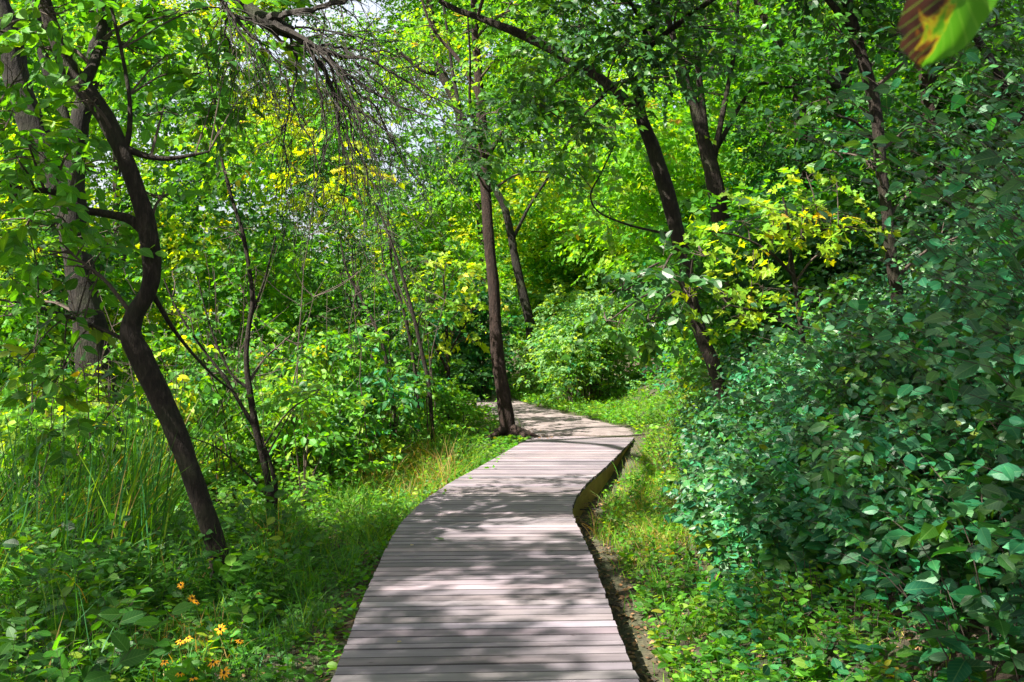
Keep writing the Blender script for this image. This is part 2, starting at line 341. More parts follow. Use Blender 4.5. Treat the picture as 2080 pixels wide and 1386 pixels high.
def wood_mat(name, mul=(1, 1, 1), axis=(1.6, 26, 26)):
    m, N, Lk = new_mat(name)
    g = N.new('ShaderNodeNewGeometry'); at = N.new('ShaderNodeAttribute'); at.attribute_name = 'tint'
    mp = N.new('ShaderNodeMapping'); mp.inputs['Scale'].default_value = axis
    of = N.new('ShaderNodeVectorMath'); of.operation = 'MULTIPLY_ADD'; of.inputs[1].default_value = (37, 0, 0)   # every board its own grain
    Lk.new(at.outputs['Color'], of.inputs[0]); Lk.new(g.outputs['Position'], of.inputs[2]); Lk.new(of.outputs[0], mp.inputs[0])
    n1 = N.new('ShaderNodeTexNoise'); n1.inputs['Scale'].default_value = 1.0; n1.inputs['Detail'].default_value = 7; n1.inputs['Roughness'].default_value = .62; n1.inputs['Distortion'].default_value = .8
    Lk.new(mp.outputs[0], n1.inputs['Vector'])
    n2 = N.new('ShaderNodeTexNoise'); n2.inputs['Scale'].default_value = 2.6; n2.inputs['Detail'].default_value = 4; Lk.new(g.outputs['Position'], n2.inputs['Vector'])
    c = ramp(N, [(.28, (.70, .68, .68)), (.5, (.95, .95, .95)), (.72, (1.1, 1.1, 1.1))]); Lk.new(n1.outputs[0], c.inputs[0])
    c2 = ramp(N, [(.3, (.78, .77, .78)), (.62, (1.06, 1.04, 1.03))]); Lk.new(n2.outputs[0], c2.inputs[0])
    a = N.new('ShaderNodeMix'); a.data_type = 'RGBA'; a.blend_type = 'MULTIPLY'; a.inputs[0].default_value = 1; Lk.new(at.outputs['Color'], a.inputs[6]); Lk.new(c.outputs[0], a.inputs[7])
    b = N.new('ShaderNodeMix'); b.data_type = 'RGBA'; b.blend_type = 'MULTIPLY'; b.inputs[0].default_value = 1; Lk.new(a.outputs[2], b.inputs[6]); Lk.new(c2.outputs[0], b.inputs[7])
    vo = N.new('ShaderNodeTexVoronoi'); vo.inputs['Scale'].default_value = 2.9; mk = N.new('ShaderNodeMapping'); mk.inputs['Scale'].default_value = (1, 1.6, 1); Lk.new(g.outputs['Position'], mk.inputs[0]); Lk.new(mk.outputs[0], vo.inputs['Vector'])
    kn = ramp(N, [(.018, (.12, .09, .08)), (.034, (.55, .5, .48)), (.06, (1, 1, 1))]); Lk.new(vo.outputs['Distance'], kn.inputs[0])
    st = N.new('ShaderNodeTexNoise'); st.inputs['Scale'].default_value = .9; st.inputs['Detail'].default_value = 6; st.inputs['Roughness'].default_value = .7; Lk.new(g.outputs['Position'], st.inputs['Vector'])
    sc = ramp(N, [(.36, (.66, .66, .68)), (.5, (1, 1, 1)), (.68, (1.12, 1.08, 1.02))]); Lk.new(st.outputs[0], sc.inputs[0])
    k1 = N.new('ShaderNodeMix'); k1.data_type = 'RGBA'; k1.blend_type = 'MULTIPLY'; k1.inputs[0].default_value = 1; Lk.new(b.outputs[2], k1.inputs[6]); Lk.new(kn.outputs[0], k1.inputs[7])
    k2 = N.new('ShaderNodeMix'); k2.data_type = 'RGBA'; k2.blend_type = 'MULTIPLY'; k2.inputs[0].default_value = .8; Lk.new(k1.outputs[2], k2.inputs[6]); Lk.new(sc.outputs[0], k2.inputs[7]); b = k2
    bp = N.new('ShaderNodeBump'); bp.inputs['Strength'].default_value = .4; bp.inputs['Distance'].default_value = .004; Lk.new(n1.outputs[0], bp.inputs['Height'])
    pr = N.new('ShaderNodeBsdfPrincipled'); pr.inputs['Roughness'].default_value = .72; pr.inputs['Specular IOR Level'].default_value = .35
    Lk.new(b.outputs[2], pr.inputs['Base Color']); Lk.new(bp.outputs[0], pr.inputs['Normal'])
    out = N.new('ShaderNodeOutputMaterial'); Lk.new(pr.outputs[0], out.inputs[0]); return m
M_DECK = wood_mat('weathered_plank'); M_RIM = wood_mat('rim_board_wood', axis=(1, 3, 26))
def plain(name, c, rough=.6, spec=.4):
    m, N, Lk = new_mat(name); pr = N.new('ShaderNodeBsdfPrincipled'); pr.inputs['Roughness'].default_value = rough; pr.inputs['Specular IOR Level'].default_value = spec
    n = N.new('ShaderNodeTexNoise'); n.inputs['Scale'].default_value = 60; cr = ramp(N, [(.3, tuple(x * .7 for x in c)), (.7, c)])
    Lk.new(n.outputs[0], cr.inputs[0]); Lk.new(cr.outputs[0], pr.inputs['Base Color'])
    out = N.new('ShaderNodeOutputMaterial'); Lk.new(pr.outputs[0], out.inputs[0]); return m

# ------------------------------------------------------------------ ground, path
def grid_axis(segs):
    o = []
    for a, b, s in segs: o.append(np.arange(a, b, s))
    return np.concatenate(o + [[segs[-1][1]]])
gx = grid_axis([(-260, -40, 20), (-40, -12, 2), (-12, -3, .4), (-3, 4, .12), (4, 14, .4), (14, 40, 2), (40, 260, 20)])
gy = grid_axis([(-60, -6, 6), (-6, 2, .5), (2, 20, .12), (20, 34, .3), (34, 60, 1.5), (60, 420, 24)])
X, Y = np.meshgrid(gx, gy, indexing='ij'); Z = terr(X, Y)
b = MB(); nx, ny = len(gx), len(gy); i, j = np.meshgrid(np.arange(nx - 1), np.arange(ny - 1), indexing='ij'); i0 = i * ny + j
# hollow under the boardwalk
und = (X > xl(Y) - .02) & (X < xr(Y) + .12) & (Y < Y_END - .25); Z = np.where(und, Z - .06 - .10 * sst(13, 9, Y), Z)
b.add(np.stack([X, Y, Z], -1), quads=np.stack([i0, i0 + ny, i0 + ny + 1, i0 + 1], -1))
tag(b.build('ground', M_SOIL, smooth=True), kind='structure')
b = MB(); ys = np.arange(Y_END - .12, 30.0, .09); us = np.linspace(0, 1, 19)
r = np.random.default_rng(4)
jl = np.convolve(r.normal(0, .16, len(ys) + 8), np.ones(9) / 9, 'valid')[:len(ys)]; jr = np.convolve(r.normal(0, .18, len(ys) + 8), np.ones(9) / 9, 'valid')[:len(ys)]
Lx = np.interp(ys, LP[:, 0], LP[:, 1]) + jl; Rx = np.interp(ys, RP[:, 0], RP[:, 1]) + jr
X = Lx[:, None] + (Rx - Lx)[:, None] * us; Y = np.repeat(ys[:, None], 19, 1)
Z = terr(X, Y) + .012 + .02 * np.sin(us * math.pi)[None] * (1 + .7 * np.sin(X * 3 + Y * 2.3))
Z[:, 0] -= .03; Z[:, -1] -= .03
Z = np.where(Y < Y_END + .1, np.minimum(Z, DZ - .012), Z)
i, j = np.meshgrid(np.arange(len(ys) - 1), np.arange(18), indexing='ij'); i0 = i * 19 + j
b.add(np.stack([X, Y, Z], -1), quads=np.stack([i0, i0 + 1, i0 + 20, i0 + 19], -1))
tag(b.build('path', M_DIRT, smooth=True), kind='structure')

# ------------------------------------------------------------------ boardwalk
def box_faces(): return np.array([[0, 1, 3, 2], [4, 6, 7, 5], [0, 4, 5, 1], [2, 3, 7, 6], [0, 2, 6, 4], [1, 5, 7, 3]])
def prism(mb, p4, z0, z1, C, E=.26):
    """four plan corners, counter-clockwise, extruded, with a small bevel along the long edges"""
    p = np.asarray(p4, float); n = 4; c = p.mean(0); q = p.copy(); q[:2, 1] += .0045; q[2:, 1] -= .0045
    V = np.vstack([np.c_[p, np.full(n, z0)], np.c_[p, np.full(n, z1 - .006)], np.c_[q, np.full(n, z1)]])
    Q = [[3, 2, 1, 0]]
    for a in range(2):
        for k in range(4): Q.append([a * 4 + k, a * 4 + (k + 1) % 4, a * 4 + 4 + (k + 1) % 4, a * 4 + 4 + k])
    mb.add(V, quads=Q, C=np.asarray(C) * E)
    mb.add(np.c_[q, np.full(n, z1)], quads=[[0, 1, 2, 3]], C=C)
bw = empty('boardwalk', (0, 8, 0), 'weathered grey timber boardwalk winding through the woods towards the dirt path', 'boardwalk')
r = np.random.default_rng(11); b = MB(); y = -3.0
def skew(y): return .055 * (1 - sst(7.0, 10.5, y)) - .0 
while y < Y_END - .02:
    w = r.choice([.138, .138, .133, .09], p=[.5, .25, .1, .15]) ; w = min(w, Y_END - y); g_ = r.choice([.006, .009, .012, .016])
    y0, y1 = y + g_ / 2, y + w - g_ / 2
    s0 = skew(y) + r.normal(0, .0025)
    e = r.normal(0, .0035, 4); pts = []
    for side, yy, k in ((0, y0, 0), (1, y0, 1), (1, y1, 2), (0, y1, 3)):
        f = xl if side == 0 else xr
        x = float(f(yy)); ya = yy + s0 * x; x = float(f(ya)) + e[k] + (.028 if side else -.028); pts.append((x, yy + s0 * x))
    v = math.exp(r.normal(0, .17)); c = np.array([.178, .154, .176]) * v * np.array([1 + r.normal(0, .03), 1, 1 + r.normal(0, .03)])
    dz = r.normal(0, .0012)
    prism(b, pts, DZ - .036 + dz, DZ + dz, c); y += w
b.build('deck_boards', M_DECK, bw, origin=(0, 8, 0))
for f, sg_ in ((xl, 1), (xr, -1)):
    y0 = -3.0
    while y0 < Y_END - .1:
        y1 = min(y0 + 1.22, Y_END - .02); b = MB(); ys = np.linspace(y0 + .004, y1 - .004, 18); xo = f(ys); n = 18
        top = DZ - .038; bot = np.minimum(-.12, terr(xo, ys) - .12)
        prof = [(xo, top), (xo + sg_ * .04, top), (xo + sg_ * .04, bot), (xo, bot)]
        V = np.stack([np.c_[a_, ys, np.broadcast_to(z_, (n,))] for a_, z_ in prof], 1).reshape(-1, 3)
        Q = [[k * 4 + a_, k * 4 + (a_ + 1) % 4, k * 4 + 4 + (a_ + 1) % 4, k * 4 + 4 + a_] for k in range(n - 1) for a_ in range(4)] + [[0, 1, 2, 3], [n * 4 - 4, n * 4 - 1, n * 4 - 2, n * 4 - 3]]
        b.add(V, quads=Q, C=np.array((.36, .24, .07)) * math.exp(r.normal(0, .15))); b.build('rim_board', M_RIM, bw, origin=(0, 8, 0)); y0 = y1
for yy in np.arange(.5, Y_END - .3, 1.6):
    b = MB(); xa, xb = float(xl(yy)) + .05, float(xr(yy)) - .05
    prism(b, [(xa, yy), (xb, yy), (xb, yy + .05), (xa, yy + .05)], -.02, DZ - .042, (.16, .12, .08), 1)
    b.build('joist', M_RIM, bw, origin=(0, 8, 0))

# ------------------------------------------------------------------ trees
def world_path(pts, d):
    o, w = [], []
    for p in pts:
        dd = p[3] if len(p) > 3 else 0
        o.append(P(p[0], p[1], d + dd)); w.append(p[2] * .43 / F * (d + dd))
    return np.array(o), np.array(w)
def tube_part(name, pts, rad, mat, root, sides=12, rough=.035, seed=0, per=14, wob=0):
    L = np.linalg.norm(np.diff(pts, axis=0), axis=1).sum(); n = int(min(160, max(8, L * per)))
    A = catmull(pts, n); R = np.interp(np.linspace(0, len(rad) - 1, n), np.arange(len(rad)), rad)
    if wob:
        rr = np.random.default_rng(seed); ph = rr.uniform(0, 6, 3); s = np.linspace(0, L, n)
        A = A + wob * np.stack([np.sin(s * 3 + ph[0]), np.sin(s * 2.3 + ph[1]), .0 * s], 1)
    b = MB(); tubes(b, A, R, sides, rough=rough, seed=seed)
    return b.build(name, mat, root, origin=(root.parent or root).location, smooth=True), A, R
ALLP = {}
# places the sun reaches in the photo: x0, x1, y0, y1, height; crowns out of the picture keep out of their light
LIT = [(-1.2, 1.6, 10.6, 17.0, .2), (-1.5, 4.0, 17.0, 30.0, .8), (.7, 2.6, 9.0, 17.0, .4), (-4.0, -.6, 10.0, 17.5, .5), (1.4, 4.4, 9.4, 12.2, 2.9), (-2.2, -.2, 18.0, 21.0, 2.3), (-10, -3, 13, 26, 3), (-2, 6, 24, 40, 5), (-.3, .7, 6.75, 7.15, .25), (-.6, .0, 8.6, 8.9, .25), (-3.2, -2.2, 5.3, 5.8, .4)]
def in_light(C, R, r, keep=.2):
    for x0, x1, y0, y1, z0 in LIT:
        if C[2] < z0 + 1.5: continue
        g = C - SD * (C[2] - z0) / SD[2]
        q = R * (.8 if z0 == .2 else .5)
        if x0 - q < g[0] < x1 + q and y0 - q < g[1] < y1 + q: return r.random() > (keep * .4 if z0 == .2 else keep)
    return False
def tree(name, label, cat, d, trunk, limbs=(), clumps=(), pal='fresh', sty='mid', bark=None, group=None, seed=1, sides=14, flare=1.0, leafmat=None, twigc=(.05, .035, .025), skirt=True, rough=.04, **kw):
    bark = bark or M_BARK; r = np.random.default_rng(seed)
    pts, rad = world_path(trunk, d)
    if skirt:                                             # carry the trunk on down into the ground
        dirv = nrm(pts[0] - pts[1]) if len(pts) > 1 else np.array([0, 0, -1.]); dirv = nrm(dirv * np.array([.5, .5, 1]) + [0, 0, -.4]); p = pts[0].copy(); k = 0
        while p[2] > float(terr(p[0], p[1])) - .15 and k < 200: p = p + dirv * .1; k += 1
        h = np.linalg.norm(p - pts[0])
        if h > .12: pts = np.vstack([p, pts]); rad = np.r_[rad[0] * (1 + .25 * flare), rad]
        else: rad[0] *= 1 + .3 * flare
    if skirt and len(pts) > 2:
        up_ = nrm(pts[1] - pts[0]); seg = np.linalg.norm(pts[1] - pts[0])
        if seg > .5: pts = np.insert(pts, 1, pts[0] + up_ * .45, 0); rad = np.insert(rad, 1, rad[0] / (1 + .25 * flare) * 1.03); rad[0] *= 1.25
    base = pts[0].copy(); base[2] = float(terr(base[0], base[1]))
    root = empty(name, base, label, cat, group)
    trunk_o, A, R = tube_part('trunk', pts, rad, bark, root, sides, rough, seed)
    pool = [(A, R)]
    for q, lb in enumerate(limbs):
        lp, lr = world_path(lb, d)
        _, A2, R2 = tube_part('limb', lp, lr, bark, trunk_o, max(6, sides - 5), rough, seed + q + 1)
        pool.append((A2, R2))
    allA = np.vstack([a for a, _ in pool]); allR = np.concatenate([q for _, q in pool])
    lm, branches = MB(), []
    for c in clumps:
        tm = MB()
        px, py, rp = c[:3]; dd = c[3] if len(c) > 3 else 0; cov = c[4] if len(c) > 4 else 1.6; pl = c[5] if len(c) > 5 else pal
        st = c[6] if len(c) > 6 else sty
        C = P(px, py, d + dd); rr = rp / F * (d + dd); R3 = np.array([rr, rr * 1.0, rr * .8])
        if py + rp < 30 and in_light(C, rr, r): continue
        # branch from the nearest wood to the clump, with side twigs inside the clump
        k = np.argmin(np.linalg.norm(allA - C - [0, 0, -.3], axis=1)); a = allA[k]; ra = min(allR[k] * .6, .012 + .012 * rr * 2)
        mid = (a + C) / 2 + np.array([0, 0, .12 * np.linalg.norm(C - a)]) + r.normal(0, .05 * rr, 3)
        end = C + (C - a) * .3 * min(1, rr / max(.1, np.linalg.norm(C - a)))
        A_ = catmull([a, mid, C, end], 12); tubes(tm, A_, np.linspace(ra, .003, 12), 5, twigc)
        m = 7; st0 = A_[r.integers(5, 11, m)]; u = unit(m, r) * R3 * .85; u[:, 2] *= .6; e = C + u
        tubes(tm, np.stack([st0, (st0 + e) / 2 + r.normal(0, .06 * rr, (m, 3)), e], 1), np.array([[.4, .3, .15]]) * ra * np.ones((m, 1)), 4, twigc)
        clump(lm, tm if STY[st]['lod'] > 0 else None, C, R3, pl, r, cov, st, **kw); branches.append(tm)
    crown_o = lm.build('crown', leafmat or M_LEAF, root, origin=root.location) if lm.n else root
    for tm in branches: tm.build('branch', M_TWIG, crown_o, origin=root.location)
    return root

# 1 the S-curved dark tree at the near left
tree('crooked_tree', 'dark slender tree with an S-shaped kinked trunk beside the reeds, nearest on the left', 'tree', 8.0,
     [(452,1175,50), (437,1100,46), (402,1000,48), (362,890,50), (322,800,52), (286,725,56), (266,680,54), (274,640,44), (298,598,40), (308,560,40), (305,505,44), (294,440,42), (270,365,40), (247,305,40), (212,235,42), (170,180,44), (140,140,42), (118,90,36), (98,30,33), (85,-40,30), (80,-200,26,.2), (120,-420,20,.4), (200,-700,12,.6)],
     [[(298,475,26), (262,445,22), (205,433,18), (168,425,18), (142,402,16), (95,388,14), (40,383,12), (-30,350,12), (-120,300,9)],
      [(250,308,20), (262,270,13), (263,200,10), (248,110,9), (232,40,8), (215,-30,7), (190,-160,5)],
      [(250,300,20), (300,318,14), (350,322,11), (425,308,5)],
      [(290,735,20), (250,690,10,.1), (170,655,8,.3), (60,620,6,.5), (-60,600,4,.6)],
      [(165,180,30), (190,130,26,.3), (208,60,22,.6), (225,-40,20,.8), (300,-300,14,1.)],
      [(305,590,14), (360,680,9,.3), (430,760,6,.5), (480,800,4,.6)]],
     [(60,470,95,.3,1.1), (150,520,80,-.2,.9), (40,330,90,-.3,1.0), (170,330,70,.3,.8), (330,120,85,.3,.9), (430,210,70,.4,.7,'mid'), (480,90,80,.5,.8), (250,90,90,.8,.8), (40,150,80,.3,.9,'mid'), (330,400,60,.3,.6),
      (150,640,85,.2,.8,'mid'), (60,720,70,.2,.7), (90,20,80,-.2,.9), (330,230,60,.2,.6),
      (200,560,70,.4,.8,'mid'), (120,450,75,-.2,1.2), (60,300,75,-.2,1.2), (150,300,60,.4,1.), (200,800,80,.6,.9,'mid'), (130,880,80,.8,.9,'mid'), (20,420,70,0,1.1), (300,30,90,.6,1.1), (400,150,80,.6,.9), (560,40,80,.9,.8), (100,100,80,.4,.9), (560,160,60,.8,.6,'mid'), (0,60,90,.4,1.), (230,480,60,.5,.8), (20,560,80,.4,1.), (110,780,80,.2,.8,'mid'), (20,240,80,.2,1.), (350,30,80,.3,.9), (180,200,60,-.2,.7), (480,250,60,.5,.6,'mid'), (100,-170,210,.2,1.1,'mid','mid'),(-500,-350,260,-1,1.,'mid','mid'),(0,-800,300,-.5,1.0,'mid','mid'),(450,-900,300,0,1.0,'mid','mid'), (420,-260,230,.8,1.1,'mid','mid'), (250,-450,260,.6,1.1,'mid','mid'), (-200,-250,240,0,1.1,'mid','mid'), (650,-420,240,1.2,1.,'mid','mid'),(-250,100,160,0,1.1,'mid','mid')],
     pal='fresh', sty='near', seed=21, sides=18)

# 2 big tree behind it
t2 = tree('rough_barked_tree', 'thick rough-barked tree with a grey flank, standing behind the crooked trunk', 'tree', 13.0,
     [(240,975,92), (215,880,84), (196,760,78), (178,640,74), (160,540,70), (150,470,64), (148,380,52), (158,270,46), (182,170,42), (205,70,38), (218,-20,36), (235,-200,38), (290,-420,30), (380,-640,18)],
     [[(152,500,60), (130,420,50), (100,330,56), (62,250,62), (35,160,62), (12,60,56), (-12,-30,50), (-40,-260,36)],
      [(150,330,34), (128,230,26), (96,140,24), (78,60,20), (70,-40,16)],
      [(235,-170,44), (265,-330,36,-1), (330,-330,34,-2.4), (400,-150,36,-3.6), (452,-40,36,-4.2), (512,22,30,-4.4), (548,46,40,-4.5), (590,66,32,-4.5)]],
     [(120,-250,170,0,1.3), (330,-330,190,-1,1.2), (500,-500,200,-2,1.2), (-60,-420,200,0,1.3), (250,-650,230,-1,1.3), (20,640,90,1,.9,'fresh'), (350,-120,110,.5,1.), (640,-330,170,-2.5,1.0), (40,480,110,1.5,1.)],
     pal='mid', sty='mid', bark=M_PALE, seed=22, sides=22, rough=.06)

# its dead drooping branch
def bare_branch(root, d, boughs, seed):
    r = np.random.default_rng(seed); b = MB()
    for bo in boughs:
        pts, rad = world_path(bo, d); pts[:, 1] += np.cumsum(r.normal(0, .05, len(pts))); rad = rad * .68
        n = 22; A = catmull(pts, n); R = np.interp(np.linspace(0, len(rad) - 1, n), np.arange(len(rad)), rad); R = np.maximum(R * .9, .0025)
        A[1:] += r.normal(0, .008, A[1:].shape); tubes(b, A, R, 6, rough=.05, seed=seed)
        L = np.linalg.norm(A[-1] - A[0])
        R *= .8
        for lev, cnt, ln in ((1, 20, .5),):
            for q in range(cnt):
                k = r.integers(4, n - 1); t = nrm(A[k] - A[k - 1]); u = r.normal(0, .5, 3); u[1] *= .9
                dv = nrm(t * .8 + u * 1.0 + np.array([.0, 0, -.12])); l = ln * r.uniform(.5, 1.5) * (1 - .4 * k / n)
                s = np.linspace(0, 1, 9)[:, None]; bend = np.array([r.normal(0, .12), r.normal(0, .12), -r.uniform(.1, .85)])
                A2 = A[k] + dv * l * s + bend * l * s ** 2 + np.cumsum(r.normal(0, .009, (9, 3)), 0)
                R2 = np.linspace(min(R[k] * .55, .006), .0016, 9); tubes(b, A2, R2, 4)
                m = r.integers(2, 5); kk = r.integers(2, 9, m); t2_ = nrm(A2[kk] - A2[kk - 1]); dv2 = nrm(t2_ + r.normal(0, .55, (m, 3)) + [0, 0, -.1]); l2 = r.uniform(.08, .42, (m, 1, 1))
                s3 = np.linspace(0, 1, 5)[None, :, None]
                tubes(b, A2[kk][:, None] + dv2[:, None] * l2 * s3 + np.array([0, 0, -.18]) * l2 * s3 ** 2 + r.normal(0, .004, (m, 5, 3)) * s3, np.linspace(.0024, .0011, 5)[None] * np.ones((m, 1)), 3)
    o = b.build('dead_branch', M_DEAD, root, origin=root.location); o['label'] = 'bare drooping branch with a spray of leafless twigs'
    return o
bare_branch(t2, 8.5, [
    [(548,40,34), (600,32,22), (655,24,20), (690,12,22), (722,-8,24), (770,-60,20)],
    [(545,42,30), (600,72,24), (680,112,16), (765,128,11), (860,185,6), (945,235,3)],
    [(560,52,28), (640,100,18), (720,165,12), (830,228,7), (935,262,3)],
    [(555,50,26), (612,82,20), (655,140,14), (690,200,10), (770,250,6), (840,330,3)],
    [(528,40,20), (575,85,12), (640,110,9), (700,165,8), (735,250,7), (770,340,5), (800,430,2)],
    [(600,80,16), (660,120,12), (690,200,9), (708,290,7), (728,380,5), (745,480,2)],
    [(640,110,14), (672,170,10), (682,240,8), (694,330,6), (690,420,4), (700,500,2)],
    [(468,28,18), (520,80,10), (555,115,8), (575,155,7), (600,230,6), (640,300,5), (660,410,3)],
    [(470,28,12), (500,80,7), (520,120,6), (530,180,4), (560,210,3)],
    [(468,28,12), (458,60,8), (468,110,6), (464,180,5), (462,290,3)],
    [(440,-10,22), (455,10,20), (468,28,18), (530,45,16), (548,44,14)],
    [(580,60,12), (600,130,9), (588,200,7), (580,280,6), (585,360,4), (590,440,2)],
    [(690,130,12), (720,180,9), (760,215,7), (800,300,5), (850,370,3)],
    [(720,125,9), (760,160,7), (820,220,5), (870,270,3), (900,330,2)],
    [(650,90,12), (720,100,8), (800,110,5), (870,140,3)],
    [(640,120,10), (650,200,8), (660,280,6), (640,370,4), (625,470,2)],
    [(700,200,9), (715,280,7), (760,380,5), (800,480,3), (830,560,2)],
    [(560,60,10), (640,60,8), (740,80,5), (820,80,3)]], 5)

# 3 sapling cluster between the crooked tree and the boardwalk
tree('forked_sapling', 'thin dark sapling whose stems fan out, beside the grass left of the boardwalk', 'sapling', 9.9,
     [(556,1075,30), (552,1040,26), (546,985,17), (532,920,17), (520,870,17), (508,800,15), (500,730,13), (506,660,12), (513,610,11), (505,540,10), (492,470,9), (470,400,8), (450,320,7), (440,240,5), (425,150,4), (400,40,3)],
     [[(556,1040,16), (560,990,11), (545,930,9), (522,872,9)], [(520,872,12), (485,815,9), (455,765,8), (405,700,6), (360,630,5), (330,560,4)],
      [(545,1010,8), (500,960,5), (440,910,4), (385,888,3)], [(505,790,8), (470,760,6), (440,700,5), (420,640,4), (400,560,3)], [(512,640,6), (540,560,5), (560,480,3)]],
     [(455,350,62,0,.6,'dark'), (480,470,60,.1,.5,'dark'), (400,240,70,.1,.5,'mid'), (380,640,60,0,.5,'mid'), (430,760,60,.2,.6,'mid'), (590,840,70,0,.7,'bright'), (640,800,70,-.2,.7,'bright'), (520,560,60,0,.5,'mid'), (350,560,60,.3,.6,'mid'),
      (470,130,60,0,.6,'dark'), (450,890,60,.4,.6,'mid'), (570,700,60,.3,.5,'mid'), (380,60,90,0,.6)],
     pal='mid', sty='small', seed=23, sides=9)

# 4 straight dark tree in the middle, at the deck end
tree('straight_tree', 'straight reddish-brown tree trunk rooted where the boardwalk meets the dirt path', 'tree', 17.0,
     [(1034,884,44), (1031,868,37), (1022,800,34), (1012,730,31), (1006,650,29), (1003,590,27), (994,500,26), (989,420,25), (984,340,25), (980,270,24), (974,190,21), (968,100,18), (962,0,16), (955,-120,14), (948,-300,9)],
     [[(985,330,10), (970,270,8,-.3), (955,210,7,-.5), (955,120,5,-.7), (950,30,4,-1)], [(984,330,12), (1040,240,8,-.3), (1110,180,7,-.6), (1190,130,5,-.9), (1280,60,4,-1.4)], [(976,200,12), (930,120,10,.3), (880,60,7,.5), (850,-20,5,.6)]],
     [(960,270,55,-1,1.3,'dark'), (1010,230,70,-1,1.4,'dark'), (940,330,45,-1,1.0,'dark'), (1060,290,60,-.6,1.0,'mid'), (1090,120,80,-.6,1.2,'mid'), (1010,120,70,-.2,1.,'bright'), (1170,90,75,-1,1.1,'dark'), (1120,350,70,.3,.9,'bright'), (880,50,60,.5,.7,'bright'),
      (1040,20,80,-.5,1.1,'mid'), (1200,230,70,-1,1.,'mid'), (930,-150,160,0,1.2), (1130,-120,150,-1,1.2), (1020,-320,190,0,1.2)],
     pal='mid', sty='mid', bark=M_RED, seed=24, sides=14, flare=1.3)

st_ = bpy.data.objects['straight_tree']; r = np.random.default_rng(7); bx_, by_ = st_.location[0], st_.location[1]
for q, th in enumerate((-2.4, -.9, -.1, .8, 2.2)):
    L = r.uniform(.35, .75); s = np.linspace(0, 1, 8)[:, None]; dv = np.array([math.cos(th), math.sin(th), 0])
    A = np.array([bx_, by_, 0]) + dv * (.05 + L * s) + np.array([-dv[1], dv[0], 0]) * .12 * s ** 2 * r.normal(); A[:, 2] = terr(A[:, 0], A[:, 1]) + np.linspace(.13, -.03, 8)
    b = MB(); tubes(b, A, np.linspace(.075, .02, 8), 8, rough=.08, seed=q); b.build('root', M_RED, st_, origin=st_.location, smooth=True)

# 5 slanting tree behind it
tree('slanting_tree', 'pale slim tree leaning behind the straight trunk, beyond the dirt path', 'tree', 27.5,
     [(1078,672,24), (1066,612,22), (1054,560,20), (1045,515,19), (1036,470,18), (1024,420,17), (1006,385,16), (990,350,14), (965,300,12), (940,240,10), (920,150,8), (905,40,6), (890,-60,5)],
     [[(1040,490,9), (1075,420,7), (1120,350,5), (1160,280,4)]],
     [(930,200,60,.5,1.2), (1000,330,50,.5,1.0), (1120,300,70,0,1.2), (1180,250,60,.5,1.2), (880,80,70,1,.9), (960,60,70,1,1.), (1060,60,90,1,1.2)],
     pal='bright', sty='far', bark=M_PALE, seed=25, sides=10, leafmat=M_FAR)

# 6 leaning tree on the bank, right of centre
tree('leaning_tree', 'brown tree leaning left over the boardwalk with a swollen knot halfway up', 'tree', 12.6,
     [(1462,790,34), (1448,740,34), (1428,690,32), (1412,640,30), (1400,590,30), (1390,530,34), (1382,497,40), (1374,465,36), (1360,410,38), (1342,350,36), (1326,300,33), (1308,255,30), (1297,205,28), (1300,150,26), (1316,90,24), (1330,20,22), (1340,-100,20), (1350,-300,14), (1330,-500,9)],
     [[(1300,232,26), (1255,190,24,.2), (1203,148,24,.4), (1140,112,22,.5), (1075,78,22,.6), (1030,58,20,.6), (970,35,16,.7), (910,12,13,.8), (830,-40,8,.9)],
      [(1296,190,18), (1282,130,14,-.2), (1340,78,14,-.4), (1400,32,13,-.5), (1460,-12,12,-.6), (1560,-120,8,-.6)],
      [(1298,160,14), (1255,170,10,-.2), (1210,210,8,-.4), (1160,260,5,-.6)],
      [(1376,478,12), (1330,470,6), (1270,455,5), (1215,430,4), (1200,395,4), (1222,350,4), (1250,290,3)],
      [(1320,90,14), (1290,20,10,-.6), (1230,-60,8,-1.)]],
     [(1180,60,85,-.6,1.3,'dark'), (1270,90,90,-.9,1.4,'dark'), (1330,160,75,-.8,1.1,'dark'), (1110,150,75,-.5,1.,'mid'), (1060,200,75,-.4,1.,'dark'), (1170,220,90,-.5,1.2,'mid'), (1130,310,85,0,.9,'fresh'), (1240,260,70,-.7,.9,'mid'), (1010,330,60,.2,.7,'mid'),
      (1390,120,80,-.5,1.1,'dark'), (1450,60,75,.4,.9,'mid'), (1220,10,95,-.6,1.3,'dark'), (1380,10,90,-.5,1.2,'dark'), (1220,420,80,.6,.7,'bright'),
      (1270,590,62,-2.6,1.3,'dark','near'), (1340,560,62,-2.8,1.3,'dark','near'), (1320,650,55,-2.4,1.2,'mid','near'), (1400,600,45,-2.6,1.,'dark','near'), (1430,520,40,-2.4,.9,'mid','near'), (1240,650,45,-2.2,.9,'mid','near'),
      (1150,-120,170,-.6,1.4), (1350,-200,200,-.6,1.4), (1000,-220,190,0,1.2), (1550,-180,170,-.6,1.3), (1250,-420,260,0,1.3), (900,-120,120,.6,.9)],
     pal='mid', sty='mid', seed=26, sides=16, leafmat=M_GLOSS)

